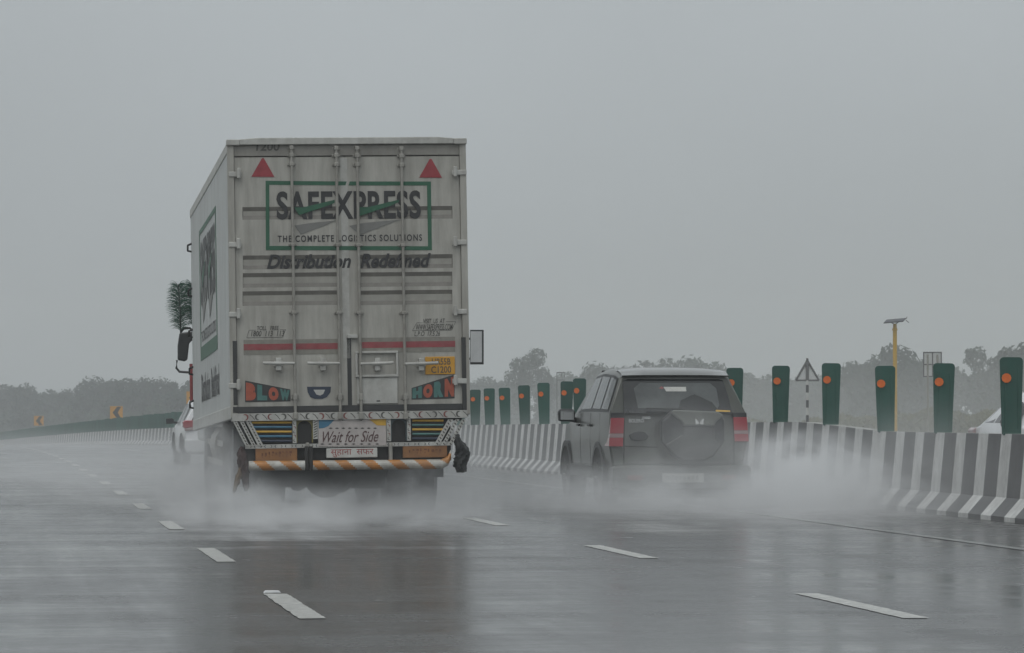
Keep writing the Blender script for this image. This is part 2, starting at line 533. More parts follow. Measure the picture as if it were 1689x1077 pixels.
# ------------------------------------------------------------------ median barrier
BO = 10.47
prof = [(0.0, 0.0), (0.0, 0.05), (0.17, 0.24), (0.235, 0.92), (0.40, 0.92), (0.465, 0.24), (0.63, 0.05), (0.63, 0.0)]
def barrier(s0, s1, lift0, lift1, fade, label, ramp_in=False):
    """painted concrete safety barrier between s0 and s1; lift = how far its crown stands above 0.92 m"""
    b = MB()
    pair, wfrac = 0.94, 0.44
    s, white = s0, True
    while s < s1:
        if s > 185: pair = 2.7                               # bands drawn wider on the far stretch so they stay visible
        e_ = min(s1, s + pair * (wfrac if white else 1 - wfrac))
        vs = []
        for q in (s, e_):
            l_ = lift0 + (lift1 - lift0) * min(1, (q - s0) / fade)
            if ramp_in: l_ *= min(1, max(0, (q - s0) / 4.5))
            for (o, z) in prof:
                vs.append(P(q, BO + o, z * (1 + l_ / 0.92) if z > 0.3 else z))
        n = len(prof)
        for i in range(n - 1):
            b.add([vs[i], vs[i + 1], vs[n + i + 1], vs[n + i]], [(0, 1, 2, 3)], 2 if i == 3 else (0 if white else 1))
        if s == s0 or e_ == s1:
            b.add(vs[:n] if s == s0 else vs[n:], [tuple(range(n))], 2)
        s = e_
        white = not white
    o = b.build('concrete_barrier', [M['conc_white'], M['conc_black'], M['conc_top']])
    tag(o, label, 'barrier', 'striped concrete barriers along the median')
    return o
s_step = s_at(1448, BO + 0.2)
barrier(12.0, s_step, 0.0, 0.0, 10, 'black and white striped concrete barrier at the right edge, the lower near stretch')
barrier(s_step, 560, 0.12, 0.0, 40, 'long black and white striped concrete barrier passing behind the dark off-roader and the truck', True)

# ------------------------------------------------------------------ green glare boards on the barrier
def board_parts(parent):
    b = MB()
    H, wt, wb_, r = 0.83, 0.125, 0.103, 0.045
    pts = [(-wb_, 0), (wb_, 0)]
    for k in range(6):
        a = R(90 * k / 5)
        pts.append((wt - r + r * math.cos(a), H - r + r * math.sin(a)))
    for k in range(6):
        a = R(90 + 90 * k / 5)
        pts.append((-wt + r + r * math.cos(a), H - r + r * math.sin(a)))
    b.prism(pts, -0.02, 0.02)
    for x in (-0.07, 0.07):                                  # shallow moulded ribs on the face
        b.box(x - 0.008, x + 0.008, -0.026, -0.0195, 0.06, H - 0.12)
    b.box(-0.09, 0.09, -0.05, 0.05, -0.01, 0.018)            # foot flange
    board = b.build('panel', M['board_green'], parent, bevel=0.006, smooth=40)
    d = MB()
    d.prism([(-0.055 + 0.052 * math.cos(2 * math.pi * k / 10), H - 0.225 + 0.052 * math.sin(2 * math.pi * k / 10)) for k in range(10)], -0.036, -0.021)
    d.build('reflector', M['disc'], parent)
BOARD_GROUP = 'green glare boards along the barrier'
near = [
    (1668, 'green glare board with orange disc nearest the right edge, in front of the white saloon', 0.02, 0.0),
    (1555, 'green glare board with orange disc in front of the grey rectangular sign back', -0.01, 0.03),
    (1461, 'green glare board with orange disc at the foot of the yellow solar lamp pole', -0.005, -0.02),
    (1370, 'green glare board with orange disc just right of the triangular sign', -0.005, 0.02),
    (1287, 'green glare board with orange disc just left of the triangular sign', -0.025, 0.02),
    (1212, 'green glare board half hidden by the right rear corner of the dark off-roader', 0.0, 0.0),
    (956, 'green glare board touching the windscreen pillar of the dark off-roader', 0.05, 0.0),
    (934, 'green glare board right behind the door mirror of the dark off-roader', 0.01, 0.03),
    (898, 'green glare board left of the small empty sign frame, leaning slightly', 0.02, -0.04),
    (866, 'green glare board under the airy open tree, third left of the off-roader mirror', 0.0, -0.05),
    (834, 'green glare board third from the rear corner of the truck', -0.02, -0.06),
    (808, 'green glare board second from the rear corner of the truck', 0.0, -0.03),
    (784, 'green glare board half hidden by the right side of the truck', 0.0, 0.0),
]
def lift_at(s):
    if s < s_step: return 0.0
    return 0.12 * (1 - min(1, (s - s_step) / 40)) * min(1, (s - s_step) / 4.5)
proto = None
sb = []
def put_board(s, label, dz=0.0, rot=0.0, lean=0.0, far=False):
    global proto
    if proto is None:
        proto = empty('glare_board', (0, 0, 0))
        board_parts(proto)
        o = proto
    elif far:                                               # too small to show their discs
        o = proto.copy()
        C.objects.link(o)
        for ch in proto.children:
            if ch.name.startswith('panel'):
                c = ch.copy()
                C.objects.link(c)
                c.parent = o
    else:
        o = copy_tree(proto)
    p = P(s, BO + 0.315, 0.92 + lift_at(s) - 0.005)
    o.location = p
    o.rotation_euler = (0, lean, yaw_at(s) + rot - 0.12)
    o.scale = (1, 1, 1 + dz)
    return tag(o, label, 'glare board', BOARD_GROUP)
for px, lab, dz, lean in near:
    s = s_at(px, BO + 0.315)
    sb.append(s)
    put_board(s, lab, dz - 0.02, rng.uniform(-0.08, 0.08), lean * 0.6)
for k in range(1, 5):
    s = sb[5] + (sb[6] - sb[5]) * k / 5
    put_board(s, 'green glare board standing behind the dark off-roader', 0, rng.uniform(-0.08, 0.08))
s = sb[-1] + 2.75
while s < 470:
    put_board(s, 'green glare board in the run behind the truck' if s < 186 else 'distant green glare board in the closed row above the pale barrier left of the truck', rng.uniform(-0.03, 0.03), rng.uniform(-0.1, 0.1), rng.uniform(-0.02, 0.02), s > 186)
    s += 2.75 if s < 180 else 2.2

# ------------------------------------------------------------------ lettering
def lettering(name, body, x0, x1, z0, z1, m, parent, y=-0.004, bold=0.0, shear=0.0, space=1.0, side=False, thick=0.0015, warp=None):
    """flat painted lettering fitted to a rectangle on a face; side=True lays it on the left flank (x0,x1 are then along y)"""
    cu = bpy.data.curves.new(name, 'FONT')
    cu.body = body
    cu.align_x = 'CENTER'
    cu.offset = bold
    cu.shear = shear
    cu.space_character = space
    cu.resolution_u = 4
    tmp = bpy.data.objects.new(name, cu)
    C.objects.link(tmp)
    dg = bpy.context.evaluated_depsgraph_get()
    me = bpy.data.meshes.new_from_object(tmp.evaluated_get(dg))
    bpy.data.objects.remove(tmp)
    bpy.data.curves.remove(cu)
    xs_ = [v.co.x for v in me.vertices]
    ys_ = [v.co.y for v in me.vertices]
    ax, bx, ay, by = min(xs_), max(xs_), min(ys_), max(ys_)
    for v in me.vertices:
        u = (v.co.x - ax) / (bx - ax)
        w = (v.co.y - ay) / (by - ay)
        if warp: u, w = warp(u, w)
        if side:
            v.co = (y, x0 + (x1 - x0) * u, z0 + (z1 - z0) * w)
        else:
            v.co = (x0 + (x1 - x0) * u, y, z0 + (z1 - z0) * w)
    me.name = name
    me.materials.clear()
    me.materials.append(m)
    ob = bpy.data.objects.new(name, me)
    C.objects.link(ob)
    ob.parent = parent
    return ob

# ------------------------------------------------------------------ the container truck
TZ = 39.6
SP = F / TZ
tp = W(581.7, 857, TZ)
TYAW = R(7.25)
truck = empty('container_truck', (tp.x, tp.y, 0.0), TYAW)
tag(truck, 'white container truck with painted rear doors and striped bumper throwing up spray', 'truck')
PITCH, ROLL = R(-1.0), -0.0154
TM = Matrix.Translation(truck.location) @ Matrix.Rotation(TYAW, 4, 'Z')
BM_ = TM @ Matrix.Rotation(ROLL, 4, 'Y') @ Matrix.Rotation(PITCH, 4, 'X')
BMI = BM_.inverted()
def T(px, py):
    """photo pixel on the rear plane of the truck to its own x, z"""
    dx, dy = px - 581.7, 857 - py
    return ((dx + dy * 0.0154) / SP, (dy - dx * 0.0154) / SP)
def TX(px, py): return T(px, py)[0]
def TZ_(px, py): return T(px, py)[1]
def rect(x0, y0, x1, y1):
    a, b = T(x0, (y0 + y1) / 2)[0], T(x1, (y0 + y1) / 2)[0]
    c, d = T((x0 + x1) / 2, y1)[1], T((x0 + x1) / 2, y0)[1]
    return a, b, c, d
def body(o):
    o.rotation_mode = 'XYZ'
    o.rotation_euler = (Matrix.Rotation(ROLL, 4, 'Y') @ Matrix.Rotation(PITCH, 4, 'X')).to_euler()
    return o
def tpart(mb, name, mats, **k):
    return body(mb.build(name, mats, truck, **k))
HW = 1.274
ZB, ZT = 1.13, 4.07
LBOX = 10.2
# --- box: corrugated flanks, roof, front
b = MB()
def corr(side):
    x_out = HW * side
    pts = []
    y = 0.06
    pitch = 0.17
    while y < LBOX - pitch:
        pts += [(x_out, y), (x_out, y + 0.085), (x_out - 0.02 * side, y + 0.105), (x_out - 0.02 * side, y + 0.15)]
        y += pitch
    pts.append((x_out, LBOX))
    return pts
for sd_ in (-1, 1):
    pp = corr(sd_)
    vs = [(x, y, ZB + 0.1) for x, y in pp] + [(x, y, ZT - 0.1) for x, y in pp]
    n = len(pp)
    b.add(vs, [(i, i + 1, n + i + 1, n + i) for i in range(n - 1)], 0)
b.add([(-HW, LBOX, ZB), (HW, LBOX, ZB), (HW, LBOX, ZT), (-HW, LBOX, ZT)], [(0, 1, 2, 3)], 0)
b.add([(-HW + 0.02, 0.1, ZB + 0.02), (HW - 0.02, 0.1, ZB + 0.02), (HW - 0.02, LBOX, ZB + 0.02), (-HW + 0.02, LBOX, ZB + 0.02)], [(0, 1, 2, 3)], 1)
box = tpart(b, 'container_box', [M['truck_side'], M['dark']])
b = MB()                                                     # top and bottom side rails, roof sheet
for sd_ in (-1, 1):
    xa, xb = sorted((HW * sd_ + 0.008 * sd_, (HW - 0.06) * sd_))
    b.box(xa, xb, 0.05, LBOX + 0.004, ZT - 0.11, ZT)
    b.box(xa, xb, 0.05, LBOX + 0.004, ZB - 0.03, ZB + 0.11)
tpart(b, 'side_rail', M['trim_white'], bevel=0.008)
b = MB()
for k in range(61):
    y0 = 0.06 + (LBOX - 0.06) * k / 61
    y1 = 0.06 + (LBOX - 0.06) * (k + 1) / 61
    b.add([(-HW + 0.01, y0, ZT - 0.02), (0, y0, ZT + 0.03), (HW - 0.01, y0, ZT - 0.02), (HW - 0.01, y1, ZT - 0.02), (0, y1, ZT + 0.03), (-HW + 0.01, y1, ZT - 0.02)], [(0, 1, 4, 5), (1, 2, 3, 4)], 0)
tpart(b, 'roof', M['truck_side'])
b = MB()                                                     # ladder lashing hooks up the flank's front edge
for z in (3.55, 2.95, 2.4, 1.9, 1.45):
    b.tube([(-HW - 0.0, LBOX - 0.25, z + 0.05), (-HW - 0.05, LBOX - 0.2, z + 0.03), (-HW - 0.05, LBOX - 0.15, z - 0.04), (-HW, LBOX - 0.12, z - 0.05)], 0.014, 6)
tpart(b, 'lashing_hook', M['dark'])
# --- rear frame
b = MB()
b.box(-HW - 0.012, -HW + 0.058, -0.03, 0.08, ZB - 0.02, ZT + 0.01)
b.box(HW - 0.058, HW + 0.012, -0.03, 0.08, ZB - 0.02, ZT + 0.01)
b.box(-HW + 0.058, HW - 0.058, -0.01, 0.08, ZB - 0.02, ZB + 0.02)
frame = tpart(b, 'door_frame', M['truck_white'], bevel=0.006)
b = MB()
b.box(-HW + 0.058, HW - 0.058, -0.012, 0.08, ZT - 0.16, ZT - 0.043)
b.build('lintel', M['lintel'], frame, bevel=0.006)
b = MB()
b.box(-HW - 0.02, -HW + 0.12, -0.06, 0.1, ZT - 0.045, ZT + 0.018)
b.box(HW - 0.12, HW + 0.02, -0.06, 0.1, ZT - 0.045, ZT + 0.018)
b.prism([(-HW + 0.12, ZT - 0.04), (HW - 0.12, ZT - 0.04), (HW - 0.12, ZT + 0.02), (HW - 0.3, ZT + 0.035), (-HW + 0.3, ZT + 0.035), (-HW + 0.12, ZT + 0.02)], -0.05, 0.1)
tpart(b, 'roof_header', M['trim_white'], bevel=0.008)
x0, x1, z0, z1 = rect(422, 235, 461, 249)
lettering('lettering', '1200', x0, x1, z0, z1, M['fade_ink'], frame, y=-0.016, bold=0.02, shear=0.1)
# --- doors as pressed sheets with recessed ribs
def door(xa, xb, ribs):
    za, zb = ZB + 0.03, ZT - 0.17
    xset, zset = {xa, xb}, {za, zb}
    for (p, q, r, t) in ribs:
        xset |= {p, p + 0.02, q - 0.02, q}
        zset |= {r, r + 0.044, t - 0.044, t}
    xs_, zs_ = sorted(xset), sorted(zset)
    def dep(x, z):
        for (p, q, r, t) in ribs:
            if p + 0.019 <= x <= q - 0.019 and r + 0.043 <= z <= t - 0.043: return 0.016
        return 0.0
    vs = [(x, dep(x, z), z) for z in zs_ for x in xs_]
    n = len(xs_)
    fs = [(j * n + i, j * n + i + 1, (j + 1) * n + i + 1, (j + 1) * n + i) for j in range(len(zs_) - 1) for i in range(n - 1)]
    m = MB()
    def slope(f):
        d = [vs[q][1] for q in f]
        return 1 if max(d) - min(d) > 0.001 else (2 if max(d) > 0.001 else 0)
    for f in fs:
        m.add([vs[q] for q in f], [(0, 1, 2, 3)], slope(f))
    m.add([(xa, 0, za), (xb, 0, za), (xb, 0.06, za), (xa, 0.06, za), (xa, 0, zb), (xb, 0, zb), (xb, 0.06, zb), (xa, 0.06, zb)],
          [(0, 1, 2, 3), (4, 5, 6, 7), (0, 3, 7, 4), (1, 2, 6, 5)])
    return m
ribpx = [(340, 361), (420, 443), (449, 473), (479, 503)]
rl, rr = [], []
for (ya, yb) in ribpx:
    a, q, c, d = rect(398, ya + 1, 560, yb + 1)
    rl.append((a, q, c, d))
    a, q, c, d = rect(592, ya - 1, 750, yb - 1)
    rr.append((a, q, c, d))
xm = TX(571, 450)
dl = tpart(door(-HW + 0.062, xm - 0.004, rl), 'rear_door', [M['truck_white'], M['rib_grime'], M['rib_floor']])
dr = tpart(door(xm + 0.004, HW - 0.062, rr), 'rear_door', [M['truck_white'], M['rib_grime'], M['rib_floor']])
b = MB()
b.box(xm - 0.045, xm + 0.03, -0.003, 0.001, ZB + 0.6, ZT - 0.18)
tpart(b, 'door_seal_strip', M['trim_white'])
# painted black border round the lower panels
b = MB()
def pr(x0, y0, x1, y1, ya=-0.003, yb=0.001, mi=0, bb=None):
    a, q, c, d = rect(x0, y0, x1, y1)
    (bb or b).box(a, q, ya, yb, c, d, mi)
pr(384.5, 563, 391.5, 668.5, -0.034, -0.001); pr(573, 557, 580, 668.5); pr(763, 556, 770, 677, -0.034, -0.001); pr(384.5, 668.5, 763, 678.5, -0.034, -0.001)
tpart(b, 'black_border', M['blackp'])
# red reflective strips on grimy tape
for (xa, xb, ya, yb, d) in ((402, 557, 567, 577, dl), (597, 752, 563, 573, dr)):
    b = MB()
    pr(xa, ya - 7, xb, yb + 8, -0.003, 0.001, 1)
    pr(xa, ya, xb, yb, -0.005, 0.001, 0)
    b.build('reflective_strip', [M['tape_red'], M['tape_grime']], d)
# warning triangles
for (cx, ya, yb, d) in ((433.5, 261, 292, dl), (711.5, 260, 291, dr)):
    b = MB()
    b.prism([T(cx - 19, yb), T(cx + 19, yb), T(cx + 1.5, ya), T(cx - 1.5, ya)], -0.006, 0.001)
    b.build('warning_triangle', M['red'], d)
# --- company logo
def logo(parent, fx, fz, put):
    pass
def poly_flat(pts, y=-0.003, t=0.003):
    return [T(*p) for p in pts]
b = MB()
def P4(pts, mi=0, y=-0.004):
    b.prism([T(*p) for p in pts], y, 0.0005, mi)
P4([(438, 298.5), (572, 298.5), (570, 305), (438, 305)]); P4([(577, 298.5), (712, 297.5), (712, 304), (575, 305)])
P4([(438, 305), (444, 305), (444.5, 406), (438.5, 413)]); P4([(705.5, 304), (712, 304), (713.5, 411.5), (707, 405)])
P4([(444.5, 406), (707, 405), (713.5, 411.5), (438.5, 413)])
lg = tpart(b, 'logo_frame', [M['logo_green']])
x0, x1, z0, z1 = rect(456, 314, 695, 361)
lettering('lettering', 'SAFEXPRESS', x0, x1, z0, z1, M['ink'], lg, bold=0.03, space=1.07, y=-0.0045)
b = MB()
P4([(485, 342), (500, 342), (552, 329), (552, 334), (540, 339), (493, 355)], 0, -0.007); P4([(592, 341), (607, 341), (659, 328), (659, 332), (645, 338), (592, 356)], 0, -0.007)
P4([(486, 372), (510, 368), (555, 363), (540, 370), (496, 387)], 1, -0.005); P4([(576, 372), (600, 367), (661, 361), (640, 369), (594, 387)], 1, -0.005)
b.build('swoosh', [M['logo_green'], M['logo_grey']], lg)
x0, x1, z0, z1 = rect(458, 387, 697, 398)
lettering('lettering', 'THE COMPLETE LOGISTICS SOLUTIONS', x0, x1, z0, z1, M['ink'], lg, bold=0.02, space=1.25)
x0, x1, z0, z1 = rect(440, 418, 712, 442)
lettering('lettering', 'Distribution  Redefined', x0, x1, z0, z1, M['ink'], lg, bold=0.03, shear=0.3)
# small notices
for (t, bx, d, sh) in (('TOLL   FREE', (424, 538, 460, 545), dl, 0.2), ('1800  113  113', (414, 546, 469, 555), dl, 0.25),
                       ('VISIT  US  AT', (699, 525, 735, 533), dr, 0.2), ('WWW.SAFEXPRESS.COM', (687, 534, 748, 544), dr, 0.25), ('L.P.O  17.5.26', (684, 546, 727, 554), dr, 0.25)):
    x0, x1, z0, z1 = rect(*bx)
    lettering('lettering', t, x0, x1, z0, z1, M['fade_ink'], d, bold=0.008, shear=sh)
b = MB()
for (ax, ay, bx, by) in ((411, 545, 422, 545), (411, 545, 407, 557.5), (407, 557.5, 466, 556.5), (466, 556.5, 471, 544), (462, 544, 471, 544)):
    p, q = T(ax, ay), T(bx, by)
    b.tube([(p[0], -0.002, p[1]), (q[0], -0.002, q[1])], 0.0018, 4)
b.build('outline', M['fade_ink'], dl)
b = MB()
for (ax, ay, bx, by) in ((688, 532, 698, 532), (688, 532, 681, 545), (681, 545, 746, 544), (746, 544, 753, 530), (737, 530, 753, 530)):
    p, q = T(ax, ay), T(bx, by)
    b.tube([(p[0], -0.002, p[1]), (q[0], -0.002, q[1])], 0.0018, 4)
b.build('outline', M['fade_ink'], dr)
# flank logo, the same design, and the line below it
fr = MB()
fx = -HW - 0.003
ya, yb, za, zb = 3.0, 7.5, 1.95, 3.6
def fbox(y0, y1, z0, z1, mi=0, x=0.0, bb=None):
    (bb or fr).box(fx - x - 0.002, fx - x + 0.002, y0, y1, z0, z1, mi)
w_ = 0.06
fbox(ya, yb, zb - w_, zb); fbox(ya, yb, za, za + 0.17)
fbox(ya, ya + 0.12, za + 0.17, zb - w_); fbox(yb - 0.12, yb, za + 0.17, zb - w_)
fl = tpart(fr, 'flank_logo_frame', M['logo_green'])
# lettering runs from the front of the truck to its tail, so it is laid from high y to low y
lettering('lettering', 'SAFEXPRESS', yb - 0.3, ya + 0.3, 2.62, 3.44, M['ink'], fl, y=fx - 0.002, bold=0.035, side=True)
lettering('lettering', 'THE COMPLETE LOGISTICS SOLUTIONS', yb - 0.3, ya + 0.3, 2.17, 2.31, M['ink'], fl, y=fx - 0.002, bold=0.02, side=True)
sw = MB()
for y0 in (yb - 0.7, yb - 2.5):
    sw.add([(fx - 0.003, y0, 2.62), (fx - 0.003, y0 - 1.2, 2.68), (fx - 0.003, y0 - 0.2, 2.38)], [(0, 1, 2)], 0)
    sw.add([(fx - 0.005, y0, 3.0), (fx - 0.005, y0 - 1.1, 3.17), (fx - 0.005, y0 - 0.15, 2.82)], [(0, 1, 2)], 1)
sw.build('swoosh', [M['logo_grey'], M['logo_green']], fl)
lettering('lettering', 'Distribution  Redefined', yb - 0.1, 2.7, 1.42, 1.78, M['ink'], fl, y=fx - 0.002, bold=0.03, side=True)
# --- locking rods
RODS = [483.5, 557.5, 592, 665.5]
HUB = [459, 532, 622, 695]
for k, px in enumerate(RODS):
    x = TX(px, 470)
    zt, zb = TZ_(px, 243), TZ_(px, 692)
    b = MB()
    b.tube([(x, -0.055, zb), (x, -0.055, zt)], 0.0165, 10)
    rod = tpart(b, 'locking_rod', M['steel'], smooth=40)
    for py, hw, hh in ((244, 0.022, 0.022), (256, 0.024, 0.022), (271, 0.024, 0.022), (404, 0.024, 0.018), (516, 0.028, 0.018), (686, 0.026, 0.035), (655, 0.022, 0.035)):
        z = TZ_(px, py)
        b = MB()
        b.box(x - hw, x + hw, -0.074, -0.001, z - hh, z + hh)
        b.box(x - hw - 0.022, x - hw, -0.016, -0.001, z - hh * 0.7, z + hh * 0.7)
        b.box(x + hw, x + hw + 0.022, -0.016, -0.001, z - hh * 0.7, z + hh * 0.7)
        b.build('rod_guide', M['steel'], rod, bevel=0.006)
    b = MB()
    hx, hz = TX(HUB[k], 600), TZ_(HUB[k], 600)
    sgn = -1 if k < 2 else 1
    far = hx + (-0.17 if k in (0, 1) else (0.18 if k == 3 else 0.17))
    b.tube([(x, -0.075, hz), (hx, -0.085, hz), (far, -0.09, hz + 0.006)], [0.015, 0.02, 0.017], 8)
    b.box(hx - 0.03, hx + 0.03, -0.075, -0.001, hz - 0.075, hz + 0.06)
    b.box(hx - 0.05, hx + 0.05, -0.02, -0.001, hz - 0.03, hz + 0.03)
    b.build('handle', M['trim_white'], rod, bevel=0.006)
# --- hinges
for (px0, px1, ys_, d) in ((377, 398, (288, 404, 519, 636), dl), (747, 771, (282, 398, 513, 628), dr)):
    for y in ys_:
        b = MB()
        a, q, c, e_ = rect(px0, y - 5, px1, y + 6)
        b.box(a, q, -0.044, -0.001, c + 0.008, e_ - 0.008)
        cx = q - 0.03 if px0 < 500 else a + 0.03
        b.tube([(cx, -0.055, c - 0.012), (cx, -0.055, e_ + 0.03)], 0.022, 8)
        b.build('hinge', M['trim_white'], d, bevel=0.008)
# --- service hatch in the right door
b = MB()
def frm(x0, y0, x1, y1, w, yy=-0.04, bb=None):
    a, q, c, d = rect(x0, y0, x1, y1)
    t = bb or b
    t.box(a, q, yy, -0.001, d - w, d); t.box(a, q, yy, -0.001, c, c + w)
    t.box(a, a + w, yy, -0.001, c + w, d - w); t.box(q - w, q, yy, -0.001, c + w, d - w)
frm(586, 579, 657, 622, 0.025)
pr(589, 622.5, 656, 666, -0.022, -0.001, 0)
pr(573, 552, 590, 558, -0.045, -0.001, 0)
b.build('service_hatch', M['trim_white'], dr, bevel=0.005)
b = MB()
pr(621, 660.5, 627, 662.5, -0.026, -0.0225, 0)
b.build('hatch_slot', M['ink'], dr)
# --- number plate
b = MB()
pr(702, 588, 751.5, 617.5, -0.014, -0.001)
npl = tpart(b, 'number_plate', M['plate_yellow'], bevel=0.006)
x0, x1, z0, z1 = rect(713, 591, 744, 601.5)
lettering('lettering', 'HR55B', x0, x1, z0, z1, M['fade_ink'], npl, y=-0.016, bold=0.01)
x0, x1, z0, z1 = rect(712, 604, 745, 615)
lettering('lettering', 'C1200', x0, x1, z0, z1, M['fade_ink'], npl, y=-0.016, bold=0.01)
# --- painted BLOW / HORN panels
def painted_word(word, tl, tr, br, bl, cols, d):
    b = MB()
    b.prism([T(*bl), T(*br), T(*tr), T(*tl)], -0.004, 0.001)
    o = b.build('word_panel', M['blackp'], d)
    n = len(word)
    for i, ch in enumerate(word):
        ua, ub = (i + 0.07) / n, (i + 0.95) / n
        def lerp(p, q, t): return (p[0] + (q[0] - p[0]) * t, p[1] + (q[1] - p[1]) * t)
        def quad(u, w):
            uu = ua + (ub - ua) * u
            top, bot = lerp(tl, tr, uu), lerp(bl, br, uu)
            ww = 0.08 + 0.84 * w
            p = lerp(bot, top, ww)
            return T(*p)
        l = lettering('lettering', ch, 0, 1, 0, 1, M[cols[i]], o, y=-0.006, bold=0.1)
        for v in l.data.vertices:
            x, z = quad(v.co.x, v.co.z)
            v.co = (x, -0.006, z)
painted_word('BLOW', (404.5, 628), (479, 642.5), (479, 662), (404.5, 663.5), ('orange', 'teal', 'orange', 'teal'), dl)
painted_word('HORN', (679.5, 640), (751, 617.5), (751, 657), (679.5, 659), ('teal', 'orange', 'teal', 'orange'), dr)
# half-moon badge
b = MB()
b.prism([T(506.5, 638), T(546, 638), T(545, 647), T(539, 655), T(532, 658), T(519, 658), T(512, 655), T(507.5, 647)], -0.005, 0.001, 0)
b.prism([T(517, 643), T(536, 643), T(533, 650), T(528, 652.5), T(522, 651)], -0.008, 0.001, 1)
b.build('half_moon_badge', [M['navy'], M['plate_white']], dl)

# --- tail: painted sill, grilles, boards, bumper
def crescent(bb, cx, cz, r, a0, m, y, thin=0.55):
    o1 = [(cx + r * math.cos(a0 + R(t)), cz + r * math.sin(a0 + R(t))) for t in range(-100, 101, 20)]
    o2 = [(cx - thin * r * 0.6 * math.cos(a0) + 0.8 * r * math.cos(a0 + R(t)), cz - thin * r * 0.6 * math.sin(a0) + 0.8 * r * math.sin(a0 + R(t))) for t in range(100, -101, -20)]
    n = len(o1)
    o2 = o2[::-1]
    for i in range(n - 1):
        bb.add([(o1[i][0], y, o1[i][1]), (o1[i + 1][0], y, o1[i + 1][1]), (o2[i + 1][0], y, o2[i + 1][1]), (o2[i][0], y, o2[i][1])], [(0, 1, 2, 3)], m)
b = MB()
a, q, c, d = rect(383, 679.5, 771, 692)
b.box(a, q, -0.05, 0.12, c, d, 0)
k = 0
x = a + 0.14
while x < q - 0.08:
    crescent(b, x, (c + d) / 2, 0.034, R(180 if k % 3 else 20), 1 + k % 2, -0.052)
    b.tube([(x + 0.045, -0.051, d - 0.012), (x + 0.07, -0.051, (c + d) / 2 + 0.01), (x + 0.1, -0.051, c + 0.012)], 0.0035, 4, 2)
    x += 0.135
    k += 1
tpart(b, 'painted_sill', [M['trim_white'], M['maroon'], M['fade_ink']])
# dark back plate behind everything
b = MB()
a, q, c, d = rect(404, 691, 745, 762)
b.box(a, q, 0.03, 0.1, c, d)
tpart(b, 'tail_panel', M['dark'])
def grille(x0t, x0b, x1, y0, y1, cols, flip=False):
    b = MB()
    n = len(cols)
    zt = TZ_(580, y0)
    H_ = (y1 - y0)
    b.prism([T(x0b, y1), T(x1, y1), T(x1, y0), T(x0t, y0)], 0.0, 0.02, 0)
    for i, cname in enumerate(cols):
        ya = y0 + H_ * (i + 0.25) / n
        yb = y0 + H_ * (i + 0.8) / n
        f = (ya - y0) / H_
        xa = x0t + (x0b - x0t) * f
        p0, p1 = T(xa + 2, (ya + yb) / 2), T(x1 - 1, (ya + yb) / 2)
        b.tube([(p0[0], -0.012, p0[1]), (p1[0], -0.012, p1[1])], (yb - ya) / SP * 0.46, 8, 1 + i)
    return tpart(b, 'slat_grille', [M['dark']] + [M[c_] for c_ in cols], smooth=40)
grille(413, 428, 482, 693, 731, ('yellow', 'sky_blue', 'yellow', 'sky_blue', 'navy'))
grille(678.5, 678.5, 733, 690, 727, ('yellow', 'teal', 'yellow', 'teal', 'navy'))
def post(x0, x1, y0, y1, rope=False):
    b = MB()
    a, q, c, d = rect(x0, y0, x1, y1)
    b.box(a, q, -0.035, 0.03, c, d, 0)
    z = c + 0.01
    i = 0
    while z < d - 0.03:
        if rope:
            b.add([(a + 0.006, -0.037, z), (q - 0.006, -0.037, z + 0.018), (q - 0.006, -0.037, z + 0.03), (a + 0.006, -0.037, z + 0.012)], [(0, 1, 2, 3)], 1)
            z += 0.026
        else:
            crescent(b, (a + q) / 2, z + 0.02, 0.015, R(40 if i % 2 else 200), 1 + i % 2, -0.037)
            z += 0.045
        i += 1
    return tpart(b, 'painted_post', [M['trim_white'], M['fade_ink'], M['maroon']])
post(482.5, 488.5, 692.5, 731); post(516, 523.5, 683, 724, True); post(637.5, 644.5, 684, 728); post(671.5, 677.5, 690, 727)
def arch(x0, x1, y0, y1, m):
    b = MB()
    a, q, c, d = rect(x0, y0, x1, y1)
    cx, rx = (a + q) / 2, (q - a) / 2 - 0.012
    zc = d - 0.02 - rx
    n = 12
    arc = [(cx + rx * math.cos(math.pi * k / n), zc + rx * math.sin(math.pi * k / n)) for k in range(n + 1)]
    outer = [(q, c)] + [(q, zc)] + [(q, d), (a, d), (a, zc), (a, c)]
    for k in range(n):                                     # surround above the opening
        p, r_ = arc[k], arc[k + 1]
        b.add([(p[0], -0.005, p[1]), (r_[0], -0.005, r_[1]), (r_[0], -0.005, d), (p[0], -0.005, d)], [(0, 1, 2, 3)], 0)
    b.box(cx + rx, q, -0.005, 0.02, c, d, 0); b.box(a, cx - rx, -0.005, 0.02, c, d, 0)
    b.add([(x_, 0.022, z_) for x_, z_ in [(cx + rx, c)] + arc + [(cx - rx, c)]], [tuple(range(n + 3))], 1)
    return tpart(b, 'arched_recess', [m, M['dark']])
arch(488.5, 516, 691, 730, M['olive']); arch(644.5, 671.5, 689, 727, M['slate'])
